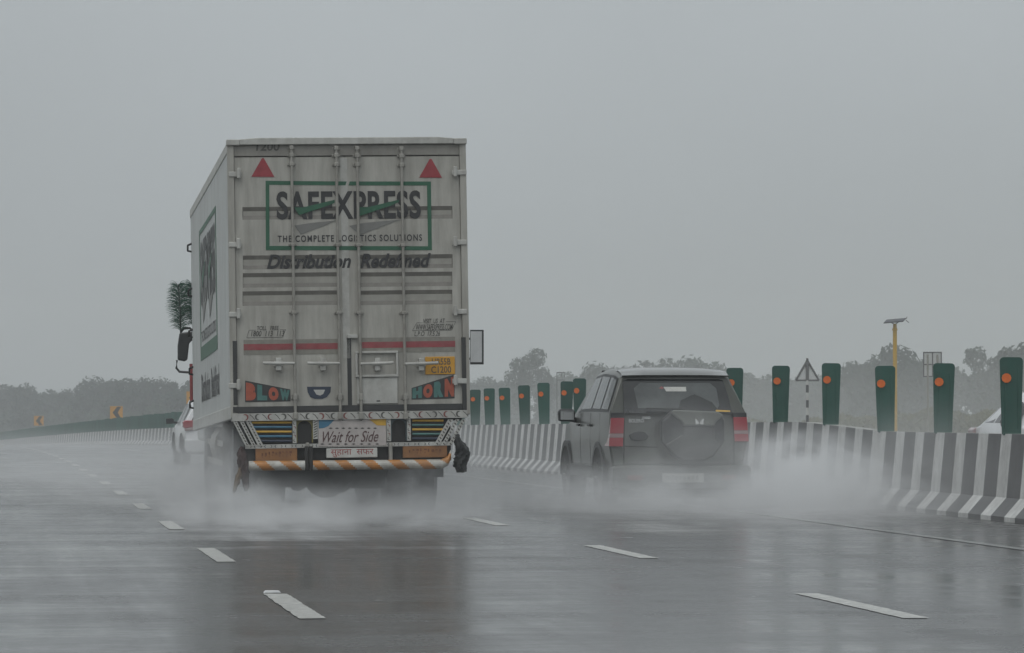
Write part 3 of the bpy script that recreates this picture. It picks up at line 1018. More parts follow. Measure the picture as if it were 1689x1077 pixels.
# diagonal braces at both ends
for (sgn, top, bot) in ((1, 386, 408), (-1, 766, 742)):
    for k in range(3):
        b = MB()
        dx = sgn * k * 11
        p, q = T(top + dx, 692), T(bot + dx, 735)
        w = 0.02 if k != 2 else 0.028
        b.prism([(q[0] - w, q[1]), (q[0] + w, q[1]), (p[0] + w, p[1]), (p[0] - w, p[1])], -0.045 + k * 0.004, 0.0, 0)
        for j in range(9):
            t = (j + 0.5) / 9
            cx, cz = p[0] + (q[0] - p[0]) * t, p[1] + (q[1] - p[1]) * t
            b.add([(cx - 0.012, -0.047 + k * 0.004, cz + 0.008), (cx + 0.004, -0.047 + k * 0.004, cz - 0.012), (cx + 0.014, -0.047 + k * 0.004, cz - 0.006), (cx, -0.047 + k * 0.004, cz + 0.014)], [(0, 1, 2, 3)], 1)
        tpart(b, 'diagonal_brace', [M['trim_white'], M['fade_ink']])
# the slogan board
b = MB()
a, q, c, d = rect(524.5, 689.5, 637, 736)
b.box(a, q, -0.03, 0.02, c, d, 0)
sgb = tpart(b, 'slogan_board', M['board_pink'], bevel=0.005)
b = MB()
def fl4(pts, mi, y=-0.0325):
    b.add([(T(*p)[0], y, T(*p)[1]) for p in pts], [tuple(range(len(pts)))], mi)
fl4([(525.5, 690.5), (554, 690), (541, 703), (534, 706), (525.5, 707)], 0)
fl4([(606, 690), (636.5, 689.5), (636.5, 702), (622, 702)], 1)
fl4([(556, 690), (604, 690), (596, 694), (580, 691.5), (564, 694)], 2)
for y in (706.5, 732.5):
    for i in range(8):
        x = 545 + i * 10.5 if y < 710 else 531 + i * 13
        fl4([(x - 3.6, y), (x, y - 1.4), (x + 3.6, y), (x, y + 1.4)], 2)
b.build('painted_trim', [M['sky_blue'], M['yellow'], M['fade_ink']], sgb)
x0, x1, z0, z1 = rect(532, 711, 624, 729.5)
lettering('lettering', 'Wait for Side', x0, x1, z0, z1, M['script_red'], sgb, y=-0.033, bold=0.004, shear=0.42)
# patterned lower rail
b = MB()
a, q, c, d = rect(405, 731, 745, 737.5)
b.box(a, q, -0.025, 0.03, c, d, 0)
x = a + 0.05
k = 0
while x < q - 0.03:
    crescent(b, x, (c + d) / 2, 0.014, R(180 * (k % 2)), 1 + k % 2, -0.027)
    x += 0.055
    k += 1
rail = tpart(b, 'painted_rail', [M['trim_white'], M['fade_ink'], M['navy']])
# amber plates with worn writing, and the white plate
for (bx) in ((421.5, 738, 490, 761), (664.5, 733.5, 738, 755)):
    b = MB()
    pr(*bx, -0.02, 0.02)
    ap = tpart(b, 'amber_plate', M['amber_plate'], bevel=0.005)
    x0, x1, z0, z1 = rect(bx[0] + 10, bx[1] + 6, bx[2] - 7, bx[3] - 6)
    mm = MB()
    n = 9
    for i in range(n):                                       # worn, unreadable strokes
        xa = x0 + (x1 - x0) * i / n
        w = (x1 - x0) / n * rng.uniform(0.3, 0.8)
        zt = z1 - rng.uniform(0, 0.02)
        mm.box(xa, xa + w, -0.022, -0.0205, zt - rng.uniform(0.01, 0.03), zt)
        mm.box(xa + w * 0.2, xa + w * 0.5, -0.022, -0.0205, z0 + rng.uniform(0, 0.02), zt - 0.031)
    mm.build('worn_strokes', M['amber_ink'], ap)
b = MB()
pr(538, 739, 622.5, 755, -0.022, 0.02)
wp = tpart(b, 'white_plate', M['plate_white'], bevel=0.008)
x0, x1, z0, z1 = rect(545, 741, 616, 753.5)
lettering('lettering', '\u0938\u0941\u0939\u093e\u0928\u093e  \u0938\u092b\u0930', x0, x1, z0, z1, M['crimson'], wp, y=-0.024)
# small lamp brackets
b = MB()
for px in (507, 644):
    pr(px - 3, 730, px + 3, 762, -0.06, 0.02)
tpart(b, 'bumper_bracket', M['steel'], bevel=0.01)
# striped bumper: two tubes
def bumper(path, r, first):
    """round tube painted with slanting stripes"""
    b = MB()
    path = [Vector(p) for p in path]
    n, m = 16, 0
    acc = [0.0]
    for i in range(1, len(path)): acc.append(acc[-1] + (path[i] - path[i - 1]).length)
    def at(s):
        for i in range(1, len(path)):
            if s <= acc[i] + 1e-9:
                t = (s - acc[i - 1]) / (acc[i] - acc[i - 1])
                return path[i - 1].lerp(path[i], t)
        return path[-1]
    N_ = int(acc[-1] / 0.007)
    rings = []
    for i in range(N_ + 1):
        s = acc[-1] * i / N_
        c_ = at(s)
        rings.append([(c_.x, c_.y - r * math.cos(2 * math.pi * k / n), c_.z + r * math.sin(2 * math.pi * k / n)) for k in range(n)])
    for i in range(N_):
        for k in range(n):
            zc = math.sin(2 * math.pi * (k + 0.5) / n) * r
            ph = (acc[-1] * (i + 0.5) / N_ + zc * 1.1 + first) % 0.285
            b.add([rings[i][k], rings[i][(k + 1) % n], rings[i + 1][(k + 1) % n], rings[i + 1][k]], [(0, 1, 2, 3)], 1 if ph < 0.135 else 0)
    b.add(rings[0], [tuple(range(n))], 0)
    b.add(rings[-1], [tuple(range(n))], 0)
    return tpart(b, 'bumper', [M['bumper_white'], M['bumper_orange']], smooth=50)
zc = TZ_(456, 767.5)
bumper([(TX(410, 768), -0.08, zc), (TX(502, 768), -0.08, TZ_(502, 767.5))], 0.052, 0.19)
bumper([(TX(515, 768), -0.08, TZ_(515, 767.5)), (TX(727, 766), -0.08, TZ_(727, 766)), (TX(738, 762), -0.06, TZ_(738, 761)), (TX(744, 752), -0.02, TZ_(744, 750))], 0.052, 0.0)
b = MB()
for px in (505, 512): pr(px - 3, 736, px + 3, 776, -0.1, 0.0)
tpart(b, 'tow_bracket', M['dark'], bevel=0.01)

# --- chassis, axles, wheels
b = MB()
b.box(-0.45, -0.35, 0.12, 10.0, 0.78, 1.06); b.box(0.35, 0.45, 0.12, 10.0, 0.78, 1.06)
for k in range(11):
    b.box(-HW + 0.06, HW - 0.06, 0.3 + k * 0.9, 0.38 + k * 0.9, 1.06, 1.14)
b.box(-1.0, 1.0, 0.35, 0.42, 0.62, 1.0)
b.build('chassis', M['dark'], truck)
def wheel(xc, yc, wdt, rad, name='wheel', dual=True):
    b = MB()
    n = 2 if dual else 1
    for i in range(n):
        c0 = xc - (wdt / 2) + i * (wdt / n + 0.01)
        w = wdt / n - 0.02
        b.lathe([(0, rad * 0.6), (0, rad * 0.93), (w * 0.14, rad), (w * 0.86, rad), (w, rad * 0.93), (w, rad * 0.6)], (c0, yc, rad), 'x', 32)
    w_o = b.build(name, M['rubber'], truck, smooth=35)
    r_ = MB()
    for i in range(n):
        c0 = xc - (wdt / 2) + i * (wdt / n + 0.01)
        w = wdt / n - 0.02
        r_.lathe([(0.03, rad * 0.58), (0.06, rad * 0.3), (0.02, rad * 0.22), (w - 0.02, rad * 0.22), (w - 0.06, rad * 0.3), (w - 0.03, rad * 0.58)], (c0, yc, rad), 'x', 24)
    r_.build('rim', M['rim'], w_o, smooth=35)
    return w_o
for sx in (-1, 1):
    wheel(sx * 0.86, 2.6, 0.58, 0.5)
    wheel(sx * 1.0, 9.6, 0.3, 0.5, dual=False)
b = MB()
b.tube([(-0.95, 2.6, 0.5), (0.95, 2.6, 0.5)], 0.1, 12)
b.lathe([(-0.24, 0.1), (-0.16, 0.2), (-0.05, 0.27), (0.06, 0.27), (0.17, 0.2), (0.25, 0.1)], (0.05, 2.6, 0.5), 'x', 20)
b.build('axle', M['dark'], truck, smooth=40)
b = MB()
b.tube([(-0.8, 9.6, 0.5), (0.8, 9.6, 0.5)], 0.07, 8)
b.build('axle', M['dark'], truck, smooth=40)
b = MB()
pts = [TM.inverted() @ W(x, y, 41.9) for x, y in ((440, 770), (700, 770), (700, 800), (630, 806), (582, 806), (574, 800), (566, 811), (552, 820), (530, 821), (515, 814), (506, 803), (500, 807), (494, 810), (484, 809), (480, 804), (452, 804), (440, 800))]
b.prism([(p.x, p.z) for p in pts], pts[0].y, pts[0].y + 0.12)
b.build('underbody_guard', M['dark'], truck)
for sx in (-1, 1):
    b = MB()
    x0, x1 = sorted((sx * 1.18, sx * 0.55))
    b.box(x0, x1, 1.86, 1.89, 0.42, 1.0)
    b.build('mudflap', M['rubber'], truck)
b = MB()
b.tube([(-0.95, 5.0, 0.75), (-0.95, 6.3, 0.75)], 0.3, 16)
b.build('fuel_tank', M['steel'], truck, smooth=40)
b = MB()
for y in (3.9, 4.5): b.box(-1.2, -1.15, y, y + 0.04, 0.5, 1.1)
for z in (0.52, 0.75, 0.98): b.box(-1.215, -1.2, 3.6, 7.6, z, z + 0.07)
b.build('side_guard', M['steel'], truck)
# --- cab
b = MB()
cabp = [(-1.15, 0.75), (1.15, 0.75), (1.15, 2.55), (1.0, 2.95), (-1.0, 2.95), (-1.15, 2.55)]
b.prism(cabp, 10.35, 12.3)
cab = b.build('cab', M['truck_side'], truck, bevel=0.06, seg=3)
b = MB()
b.box(-1.0, 1.0, 12.301, 12.31, 1.75, 2.6)
for sx in (-1, 1):
    x0, x1 = sorted((sx * 1.151, sx * 1.158))
    b.box(x0, x1, 11.2, 12.05, 1.8, 2.5)
b.build('window', M['glass'], cab)
def TB(px, py, Y):
    """photo pixel at depth Y into the truck's own frame"""
    return TM.inverted() @ W(px, py, Y)
# left mirror on its bracket
MY = 50.0
b = MB()
m0 = [TB(x, y, MY) for x, y in ((296, 549), (319, 547), (319, 560), (312, 566), (309, 594), (304, 596), (293, 594), (293, 570))]
vs = [(p.x, p.y - 0.05, p.z) for p in m0] + [(p.x, p.y + 0.07, p.z) for p in m0]
n = len(m0)
b.add(vs, [tuple(range(n)), tuple(range(2 * n - 1, n - 1, -1))] + [(i, i + n, (i + 1) % n + n, (i + 1) % n) for i in range(n)])
mir = b.build('side_mirror', M['suv_black'], truck, bevel=0.02)
b = MB()
for (pts) in (((298, 548), (303, 542), (313, 541), (319, 547), (330, 548)), ((292, 594), (291, 607), (296, 613), (309, 614), (330, 614))):
    b.tube([TB(x, y, MY) + Vector((0, 0.02, 0)) for x, y in pts], 0.016, 8)
b.build('mirror_bracket', M['suv_black'], mir)
b = MB()
m1 = [TB(x, y, MY) for x, y in ((776, 543), (798, 544), (797.5, 601), (776, 601))]
c = sum((Vector(p) for p in m1), Vector()) / 4
b.box(m1[0].x, m1[1].x, c.y, c.y + 0.08, m1[2].z, m1[1].z, 0)
b.box(m1[0].x, m1[1].x - 0.025, c.y - 0.006, c.y, m1[2].z + 0.03, m1[1].z - 0.02, 1)
mir2 = b.build('side_mirror', [M['suv_black'], M['sign_back']], truck)
b = MB()
b.tube([TB(788, 560, MY) + Vector((0, 0.05, 0)), TB(755, 556, MY) + Vector((0, 0.1, 0))], 0.015, 8)
b.tube([TB(788, 590, MY) + Vector((0, 0.05, 0)), TB(755, 594, MY) + Vector((0, 0.1, 0))], 0.015, 8)
b.build('mirror_bracket', M['suv_black'], mir2)
b = MB()
b.tube([TB(316, 600, MY), TB(317, 662, MY)], 0.03, 8)
b.tube([TB(320, 606, MY), TB(320, 655, MY)], 0.02, 8)
b.build('grab_pole', M['crimson'], truck, smooth=40)

# ornaments hung on the truck
def plume(px0, py0, px1, py1, Y, width, label, seed):
    rg = random.Random(seed)
    a, c = W(px0, py0, Y), W(px1, py1, Y)
    ax = c - a
    o = empty('tinsel_plume', a)
    tag(o, label, 'plume', 'green plumes on the truck mirror')
    st = MB()
    st.tube([(0, 0, 0), tuple(ax * 0.5 + Vector((0.01, 0, 0))), tuple(ax)], [0.012, 0.009, 0.004], 6)
    st.build('stem', M['suv_black'], o)
    lf = MB()
    L_ = ax.length
    for i in range(620):
        t = rg.random() * 0.92 + 0.06
        ph = rg.uniform(0, 2 * math.pi)
        w = width * (0.5 + 0.75 * math.sin(math.pi * min(1, 0.12 + t * 0.8))) * rg.uniform(0.75, 1.15)
        base = ax * t
        rise = rg.uniform(0.7, 1.9)
        out = Vector((math.cos(ph), math.sin(ph), 0))
        pts = [base + out * w * q + Vector((0, 0, w * (rise * q - 0.75 * rise * q * q))) for q in (0, 0.35, 0.7, 1.0)]
        wd = (0.0022, 0.0027, 0.002, 0.0006)
        vs = []
        for p, d_ in zip(pts, wd): vs += [p + Vector((0, 0, d_)), p - Vector((0, 0, d_))]
        lf.add(vs, [(2 * q, 2 * q + 1, 2 * q + 3, 2 * q + 2) for q in range(3)])
    lf.build('tinsel', M['plume'], o)
    return o
plume(298, 551, 294, 468, MY, 0.15, 'dark green tinsel plume standing on the truck mirror, the full one', 3)
plume(322, 545, 315, 466, MY + 0.15, 0.13, 'green tinsel plume half hidden by the front edge of the truck box', 5)

def rag(name, pts, Y, depth, m, label, cat, seed, mats=None):
    """a bunched hanging cloth: lumpy closed body following an outline of (px, py, half width px)"""
    rg = random.Random(seed)
    b = MB()
    k = F / Y
    top = W(pts[0][0], pts[0][1], Y)
    rings, n = [], 18
    fine = []
    for i in range(len(pts) - 1):
        for j in range(4):
            t = j / 4
            fine.append(tuple(pts[i][q] + (pts[i + 1][q] - pts[i][q]) * t for q in range(3)))
    fine.append(pts[-1])
    for (px, py, hw) in fine:
        c_ = W(px, py, Y) - top
        ring = []
        for q in range(n):
            a = 2 * math.pi * q / n
            f = 1 + 0.2 * math.sin(5 * a + 0.3 * py) + rg.uniform(-0.14, 0.14)
            ring.append(c_ + Vector((math.cos(a) * hw / k * f, math.sin(a) * depth * f * min(1, hw / 8), rg.uniform(-0.012, 0.012))))
        rings.append(ring)
    vs = [v for r_ in rings for v in r_]
    fs = [(i * n + q, i * n + (q + 1) % n, (i + 1) * n + (q + 1) % n, (i + 1) * n + q) for i in range(len(rings) - 1) for q in range(n)]
    b.add(vs, fs)
    b.add(rings[0], [tuple(range(n))]); b.add(rings[-1], [tuple(range(n))])
    o = b.build(name, m, None, smooth=70)
    o.location = top
    return tag(o, label, cat)
TRZ = TZ + 0.02
rag('cloth_bundle', [(753, 716, 3), (755, 727, 6), (761, 738, 10), (764, 748, 11), (760, 758, 11), (760, 770, 10), (761, 778, 7)], TRZ + 0.12, 0.09, M['cloth'], 'black cloth bundle hanging from the right end of the truck bumper', 'cloth', 11)
rag('tassel', [(399, 737, 3), (399, 746, 7), (401, 758, 9), (403, 772, 8), (404, 788, 6), (406, 802, 5), (406, 809, 2)], TRZ - 0.1, 0.07, M['tassel_red'], 'dark red tassel hanging from the left end of the truck bumper', 'tassel', 12)
rag('tassel', [(397, 772, 3), (394, 785, 5), (390, 798, 4), (386, 811, 2)], TRZ - 0.14, 0.03, M['tassel_gold'], 'straw coloured strand hanging beside the dark red tassel', 'tassel', 13)

# ------------------------------------------------------------------ cars
def shell(rings):
    """body loft; ring = (yb, ybelt, yr, zb, zbelt, zr, wb, wbelt, wr)"""
    half = []
    for (yb, ye, yr, zb, ze, zr, wb, we, wr) in rings:
        zm = zb + (ze - zb) * 0.55
        ym = yb + (ye - yb) * 0.55
        half.append([(0, yb, zb), (wb * 0.9, yb, zb), (wb, yb, zb + 0.08), (we + 0.012, ym, zm), (we, ye, ze),
                     (wr, yr, zr - 0.05), (wr - 0.06, yr, zr - 0.005), (wr * 0.5, yr, zr + 0.015), (0, yr, zr + 0.02)])
    b = MB()
    full = []
    for h in half:
        full.append(h + [(-x, y, z) for (x, y, z) in reversed(h[1:-1])])
    n = len(full[0])
    vs = [p for f in full for p in f]
    fs = []
    for i in range(len(full) - 1):
        for k in range(n):
            fs.append((i * n + k, i * n + (k + 1) % n, (i + 1) * n + (k + 1) % n, (i + 1) * n + k))
    fs.append(tuple(range(n)))
    fs.append(tuple(reversed(range((len(full) - 1) * n, len(full) * n))))
    return b.add(vs, fs), half
def side_pt(half, u, v, sgn):
    """point on the window band of the flank: u = ring number, v = 0 at the belt, 1 at the roof edge"""
    i = min(int(u), len(half) - 2)
    t = u - i
    def at(i): return Vector(half[i][4]).lerp(Vector(half[i][5]), v)
    p = at(i).lerp(at(i + 1), t)
    return Vector((sgn * (p.x + 0.007), p.y, p.z + 0.003))
def side_window(half, u0, u1, v0, v1, sgn, taper0=0.0, taper1=0.0):
    b = MB()
    us = [u0 + (u1 - u0) * k / 6 for k in range(7)]
    vs = []
    for u in us:
        f = (u - u0) / (u1 - u0)
        vs += [side_pt(half, u + taper0 * (1 - f) * 0, v0, sgn), side_pt(half, u, v1 - taper0 * (1 - f) - taper1 * f, sgn)]
    return b.add(vs, [(2 * k, 2 * k + 2, 2 * k + 3, 2 * k + 1) for k in range(6)])
def end_panel(half, i, x0, x1, v0, v1, off, zadd=0.0):
    """panel on the sloping end face between belt and roof of ring i"""
    bl, rf = Vector(half[i][4]), Vector(half[i][6])
    def at(x, v):
        p = bl.lerp(rf, v)
        return (p.x * x, p.y + off, p.z + zadd)
    return MB().add([at(x0, v0), at(x1, v0), at(x1, v1), at(x0, v1)], [(0, 1, 2, 3)])
def car_wheel(root, x, y, r, w, sgn):
    b = MB()
    b.lathe([(-w / 2, r * 0.62), (-w / 2, r * 0.94), (-w * 0.36, r), (w * 0.36, r), (w / 2, r * 0.94), (w / 2, r * 0.62)], (x, y, r), 'x', 32)
    o = b.build('wheel', M['rubber'], root, smooth=35)
    m = MB()
    m.lathe([(-w * 0.42, r * 0.64), (w * 0.42, r * 0.64), (w * 0.3, r * 0.5)], (x, y, r), 'x', 24)
    for k in range(5):
        a = 2 * math.pi * k / 5
        c_, s_ = math.cos(a), math.sin(a)
        xx = x + sgn * w * 0.4
        m.tube([(xx, y + c_ * 0.05, r + s_ * 0.05), (xx, y + c_ * r * 0.62, r + s_ * r * 0.62)], 0.03, 6)
    m.build('rim', M['rim'], o, smooth=35)
def arch_ring(root, x, y, r, sgn, m):
    b = MB()
    n = 14
    for k in range(n):
        a0, a1 = math.pi * k / n, math.pi * (k + 1) / n
        q = []
        for xx in (x - 0.05 * sgn, x + 0.022 * sgn):
            for (rr, a) in ((r, a0), (r + 0.07, a0), (r + 0.07, a1), (r, a1)):
                q.append((xx, y + rr * math.cos(a), 0.34 + rr * math.sin(a)))
        b.add(q, [(0, 1, 2, 3), (4, 5, 6, 7), (0, 1, 5, 4), (2, 3, 7, 6), (0, 3, 7, 4), (1, 2, 6, 5)], 0)
    pts = [(y + r * math.cos(math.pi * k / n), 0.34 + r * math.sin(math.pi * k / n)) for k in range(n + 1)]
    b.add([(x + 0.015 * sgn, p, q) for p, q in pts], [tuple(range(n + 1))], 1)
    return b.build('wheel_arch', [m, M['dark']], root)

# --- the dark off-roader
SZ = 45.0
SK = F / SZ
sp = W(1120, 836, SZ)
suv = empty('off_roader', (sp.x, sp.y, elev(46)), ANG + R(0.2))
tag(suv, 'dark olive grey off-roader with a spare wheel on its tail door driving in spray', 'car')
SM = Matrix.Translation(suv.location) @ Matrix.Rotation(ANG + R(0.2), 4, 'Z')
SMI = SM.inverted()
def V(px, py): return ((px - 1120) / SK, (836 - py) / SK)
def VL(px, py, Y): return SMI @ W(px, py, Y)
rings = [(0.07, 0.04, 0.30, 0.36, 1.14, 1.62, 0.80, 0.845, 0.675),
         (0.45, 0.45, 0.52, 0.36, 1.145, 1.675, 0.85, 0.86, 0.695),
         (1.25, 1.25, 1.25, 0.34, 1.15, 1.70, 0.86, 0.865, 0.70),
         (2.1, 2.1, 1.92, 0.34, 1.145, 1.67, 0.86, 0.865, 0.685),
         (2.75, 2.70, 2.45, 0.34, 1.13, 1.30, 0.86, 0.86, 0.72),
         (3.0, 2.98, 2.85, 0.34, 1.08, 1.135, 0.86, 0.85, 0.72),
         (3.75, 3.7, 3.65, 0.36, 0.98, 1.05, 0.84, 0.80, 0.68),
         (3.95, 3.95, 3.93, 0.42, 0.82, 0.88, 0.76, 0.72, 0.6)]
b, sh = shell(rings)
sbody = b.build('body', M['suv'], suv, smooth=35, bevel=0.025)
# rear spoiler lip and tail glass
b = MB()
vs, fs = [], []
for i_, (yy, zz) in enumerate(((0.24, 1.595), (0.20, 1.612), (0.24, 1.635), (0.34, 1.672), (0.5, 1.70), (0.7, 1.705))):
    for x_ in (-0.665, -0.6, -0.4, 0.0, 0.4, 0.6, 0.665):
        vs.append((x_, yy, zz - 0.035 * (abs(x_) / 0.665) ** 4 * (0.2 if i_ < 2 else 1)))
for i_ in range(5):
    for k in range(6): fs.append((i_ * 7 + k, i_ * 7 + k + 1, i_ * 7 + k + 8, i_ * 7 + k + 7))
b.add(vs, fs)
b.build('roof_spoiler', M['suv_roof'], suv, smooth=50)
def rear_y(z): return 0.04 + (z - 1.14) / (1.615 - 1.14) * 0.26 if z > 1.14 else 0.04
def rear_poly(pts, off, name, m, parent, t=0.0):
    vs = []
    for p in pts:
        x, z = V(*p)
        vs.append((x, rear_y(z) - off, z))
    b = MB().add(vs, [tuple(range(len(vs)))])
    if t:
        n = len(vs)
        b.add([(x, y + t, z) for x, y, z in vs], [tuple(range(n))])
        b.add(vs + [(x, y + t, z) for x, y, z in vs], [(i, i + n, (i + 1) % n + n, (i + 1) % n) for i in range(n)])
    return b.build(name, m, parent)
rg_ = rear_poly([(1029, 681), (1210, 681), (1207, 655), (1201, 627), (1193, 624.5), (1041, 624.5), (1032, 628)], 0.012, 'rear_window', M['glass'], suv, 0.03)
rear_poly([(1053, 673), (1120, 675), (1126, 660), (1150, 650), (1178, 663), (1186, 674), (1190, 668), (1188, 640), (1178, 631), (1060, 631), (1049, 640)], 0.015, 'clear_zone', M['glass_mid'], rg_)
st = rear_poly([(1099, 637.5), (1137, 637.5), (1137, 645), (1103, 645)], 0.018, 'window_sticker', M['plate_white'], rg_)
rear_poly([(1091, 640), (1096, 636.5), (1100, 640), (1096, 641)], 0.018, 'window_sticker', M['tape_red'], rg_)
rear_poly([(1183, 675.5), (1207, 676.5), (1207, 679), (1183, 678.5)], 0.018, 'window_sticker', M['yellow'], rg_)
b = MB()
b.tube([(*V(1160, 682)[:1], 0.0, V(1160, 680)[1]), (V(1120, 674)[0], 0.0, V(1120, 674)[1]), (V(1066, 673)[0], 0.01, V(1066, 673)[1])], 0.01, 6)
b.build('wiper', M['suv_black'], suv)
# side windows
for sgn in (-1, 1):
    for (u0, u1, t0, t1) in ((0.42, 1.22, 0.02, 0), (1.34, 2.05, 0, 0), (2.17, 3.1, 0, 0.0)):
        side_window(sh, u0, u1, 0.1, 0.9, sgn, t0, t1).build('window', M['glass_pale'], suv)
    side_window(sh, 0.30, 3.62, 0.04, 0.96, sgn).v
    bb = MB()
    us = [0.32 + (3.55 - 0.32) * k / 16 for k in range(17)]
    vv = []
    for u in us:
        for v in (0.03, 0.97):
            p = side_pt(sh, u, v, sgn)
            vv.append((p.x - sgn * 0.003, p.y, p.z - 0.002))
    bb.add(vv, [(2 * k, 2 * k + 2, 2 * k + 3, 2 * k + 1) for k in range(16)])
    bb.build('pillar_trim', M['suv_black'], suv)
end = MB()                                                   # windscreen
a0, a1 = sh[3], sh[4]
end.add([(-0.62, 1.96, 1.685), (0.62, 1.96, 1.685), (0.66, 2.5, 1.335), (-0.66, 2.5, 1.335)], [(0, 1, 2, 3)])
end.build('windscreen', M['glass'], suv)
# tail door panel lines, handle, letters
b = MB()
for (p, q) in (((1029, 683), (1029, 765)), ((1029, 765), (1214, 765)), ((1214, 765), (1214, 683)), ((1030, 735), (1086, 737))):
    x0, z0 = V(*p); x1, z1 = V(*q)
    b.tube([(x0, 0.036, z0), (x1, 0.036, z1)], 0.006, 4)
b.build('door_gap', M['dark'], suv)
b = MB()
b.prism([V(1037, 717), V(1046, 712), (V(1054, 711)), V(1064, 713), V(1070, 719), V(1066, 725), V(1050, 727), V(1040, 724)], 0.015, 0.05)
b.build('door_handle', M['suv_black'], suv, bevel=0.008)
x0, z0 = V(1037, 696.5); x1, z1 = V(1062, 690.5)
lettering('badge_lettering', 'BOLERO', x0, x1, z0, z1, M['chrome'], suv, y=0.026, bold=0.01)
x0, z0 = V(1060, 690.5); x1, z1 = V(1073, 686.5)
lettering('badge_lettering', 'neo', x0, x1, z0, z1, M['chrome'], suv, y=0.026, bold=0.01)
# spare wheel and its cover
b = MB()
cx, cz = V(1139.5, 716)
b.lathe([(-0.16, 0.2), (-0.15, 0.255), (-0.02, 0.265), (0.0, 0.25)], (cx, 0.035, cz), 'y', 28)
spw = b.build('spare_wheel', M['rubber'], suv, smooth=40)
b = MB()
b.prism([V(*p) for p in ((1106, 676), (1178, 678), (1192, 691), (1193, 727), (1174, 752), (1160, 759), (1120, 759), (1107, 752), (1086, 727), (1086, 694))], -0.175, -0.02)
b.build('cover_back', M['suv_black'], spw, bevel=0.03)
b = MB()
b.prism([V(*p) for p in ((1105, 675.5), (1180, 678.5), (1190, 685), (1175, 697), (1174.5, 702), (1121.5, 702), (1121.5, 697), (1101, 681))], -0.215, -0.17)
b.build('cover_face', M['suv_plate'], spw, bevel=0.02)
b = MB()
b.prism([V(*p) for p in ((1121.5, 703.5), (1174.5, 703.5), (1174.5, 724), (1188, 733), (1171, 752), (1158, 758), (1122, 758), (1110, 752), (1092, 733), (1121.5, 716))], -0.205, -0.17)
b.build('cover_base', M['cover_grey'], spw, bevel=0.02)
b = MB()
b.tube([(V(1110, 703)[0], -0.216, V(1110, 702)[1] - 0.0), (V(1174, 702)[0], -0.216, V(1174, 702)[1])], 0.005, 4)
b.build('cover_crease', M['suv_black'], spw)
b = MB()
for sgn in (-1, 1):
    c0x, c0z = V(1148.5, 695)
    pts = [(0.003, -0.02), (0.012, 0.004), (0.044, 0.034), (0.055, 0.034), (0.048, -0.004), (0.05, -0.034), (0.03, -0.036), (0.016, -0.022), (0.012, -0.034)]
    pts = [(c0x + sgn * x, c0z + z) for x, z in pts]
    b.prism(pts, -0.228, -0.213)
b.build('emblem', M['chrome'], spw)
# tail lamps
for (xa, xb, ya, yb, sgn) in ((1004.5, 1029, 680, 736, -1), (1211, 1236, 680, 728, 1)):
    b = MB()
    x0, x1 = V(xa, 700)[0], V(xb, 700)[0]
    if sgn < 0: x0 -= 0.012
    else: x1 += 0.012
    za, zb = V(0, yb)[1], V(0, ya)[1]
    h = zb - za
    for f0, f1, m in ((0, 0.26, 0), (0.26, 0.38, 1), (0.38, 0.84, 0), (0.84, 1.0, 2)):
        def edge(f): return (x0 + (0.03 * f if sgn < 0 else 0.02 * (1 - f)), x1 - (0.03 * f if sgn > 0 else 0.02 * (1 - f)))
        (a0_, b0_), (a1_, b1_) = edge(f0), edge(f1)
        b.prism([(a0_, za + h * f0 + 0.002), (b0_, za + h * f0 + 0.002), (b1_, za + h * f1), (a1_, za + h * f1)], 0.0, 0.34, m)
    b.build('tail_lamp', [M['lamp_red'], M['lamp_clear'], M['suv_black']], suv, bevel=0.004)
# bumper, plate, reflectors, exhaust
b = MB()
x0, x1 = V(1008, 0)[0], V(1240, 0)[0]
z0, z1 = V(0, 808)[1], V(0, 767)[1]
b.prism([(x0 + 0.05, z0), (x1 - 0.05, z0), (x1, z0 + 0.08), (x1, z1 - 0.02), (x1 - 0.05, z1), (x0 + 0.05, z1), (x0, z1 - 0.02), (x0, z0 + 0.08)], -0.09, 0.3)
bmp = b.build('rear_bumper', M['suv'], suv, bevel=0.03)
b = MB()
b.box(x0 + 0.1, x1 - 0.1, -0.05, 0.25, z0 - 0.09, z0 + 0.01)
b.build('bumper_skirt', M['suv_black'], suv, bevel=0.02)
b = MB()
a, c = V(1090, 795); q, d = V(1159, 780)
b.box(a, q, -0.11, -0.09, c, d, 0)
for i in range(8):
    xa = a + 0.05 + i * (q - a - 0.1) / 8
    b.box(xa, xa + 0.032, -0.112, -0.1095, c + 0.03, d - 0.03, 1)
b.build('number_plate', [M['plate_white'], M['conc_top']], suv)
for (xa, xb) in ((1032, 1057), (1190, 1212)):
    b = MB()
    x0_, z0_ = V(xa, 791); x1_, z1_ = V(xb, 783)
    b.box(x0_, x1_, -0.1, -0.08, z0_, z1_)
    b.build('bumper_reflector', M['maroon'], bmp)
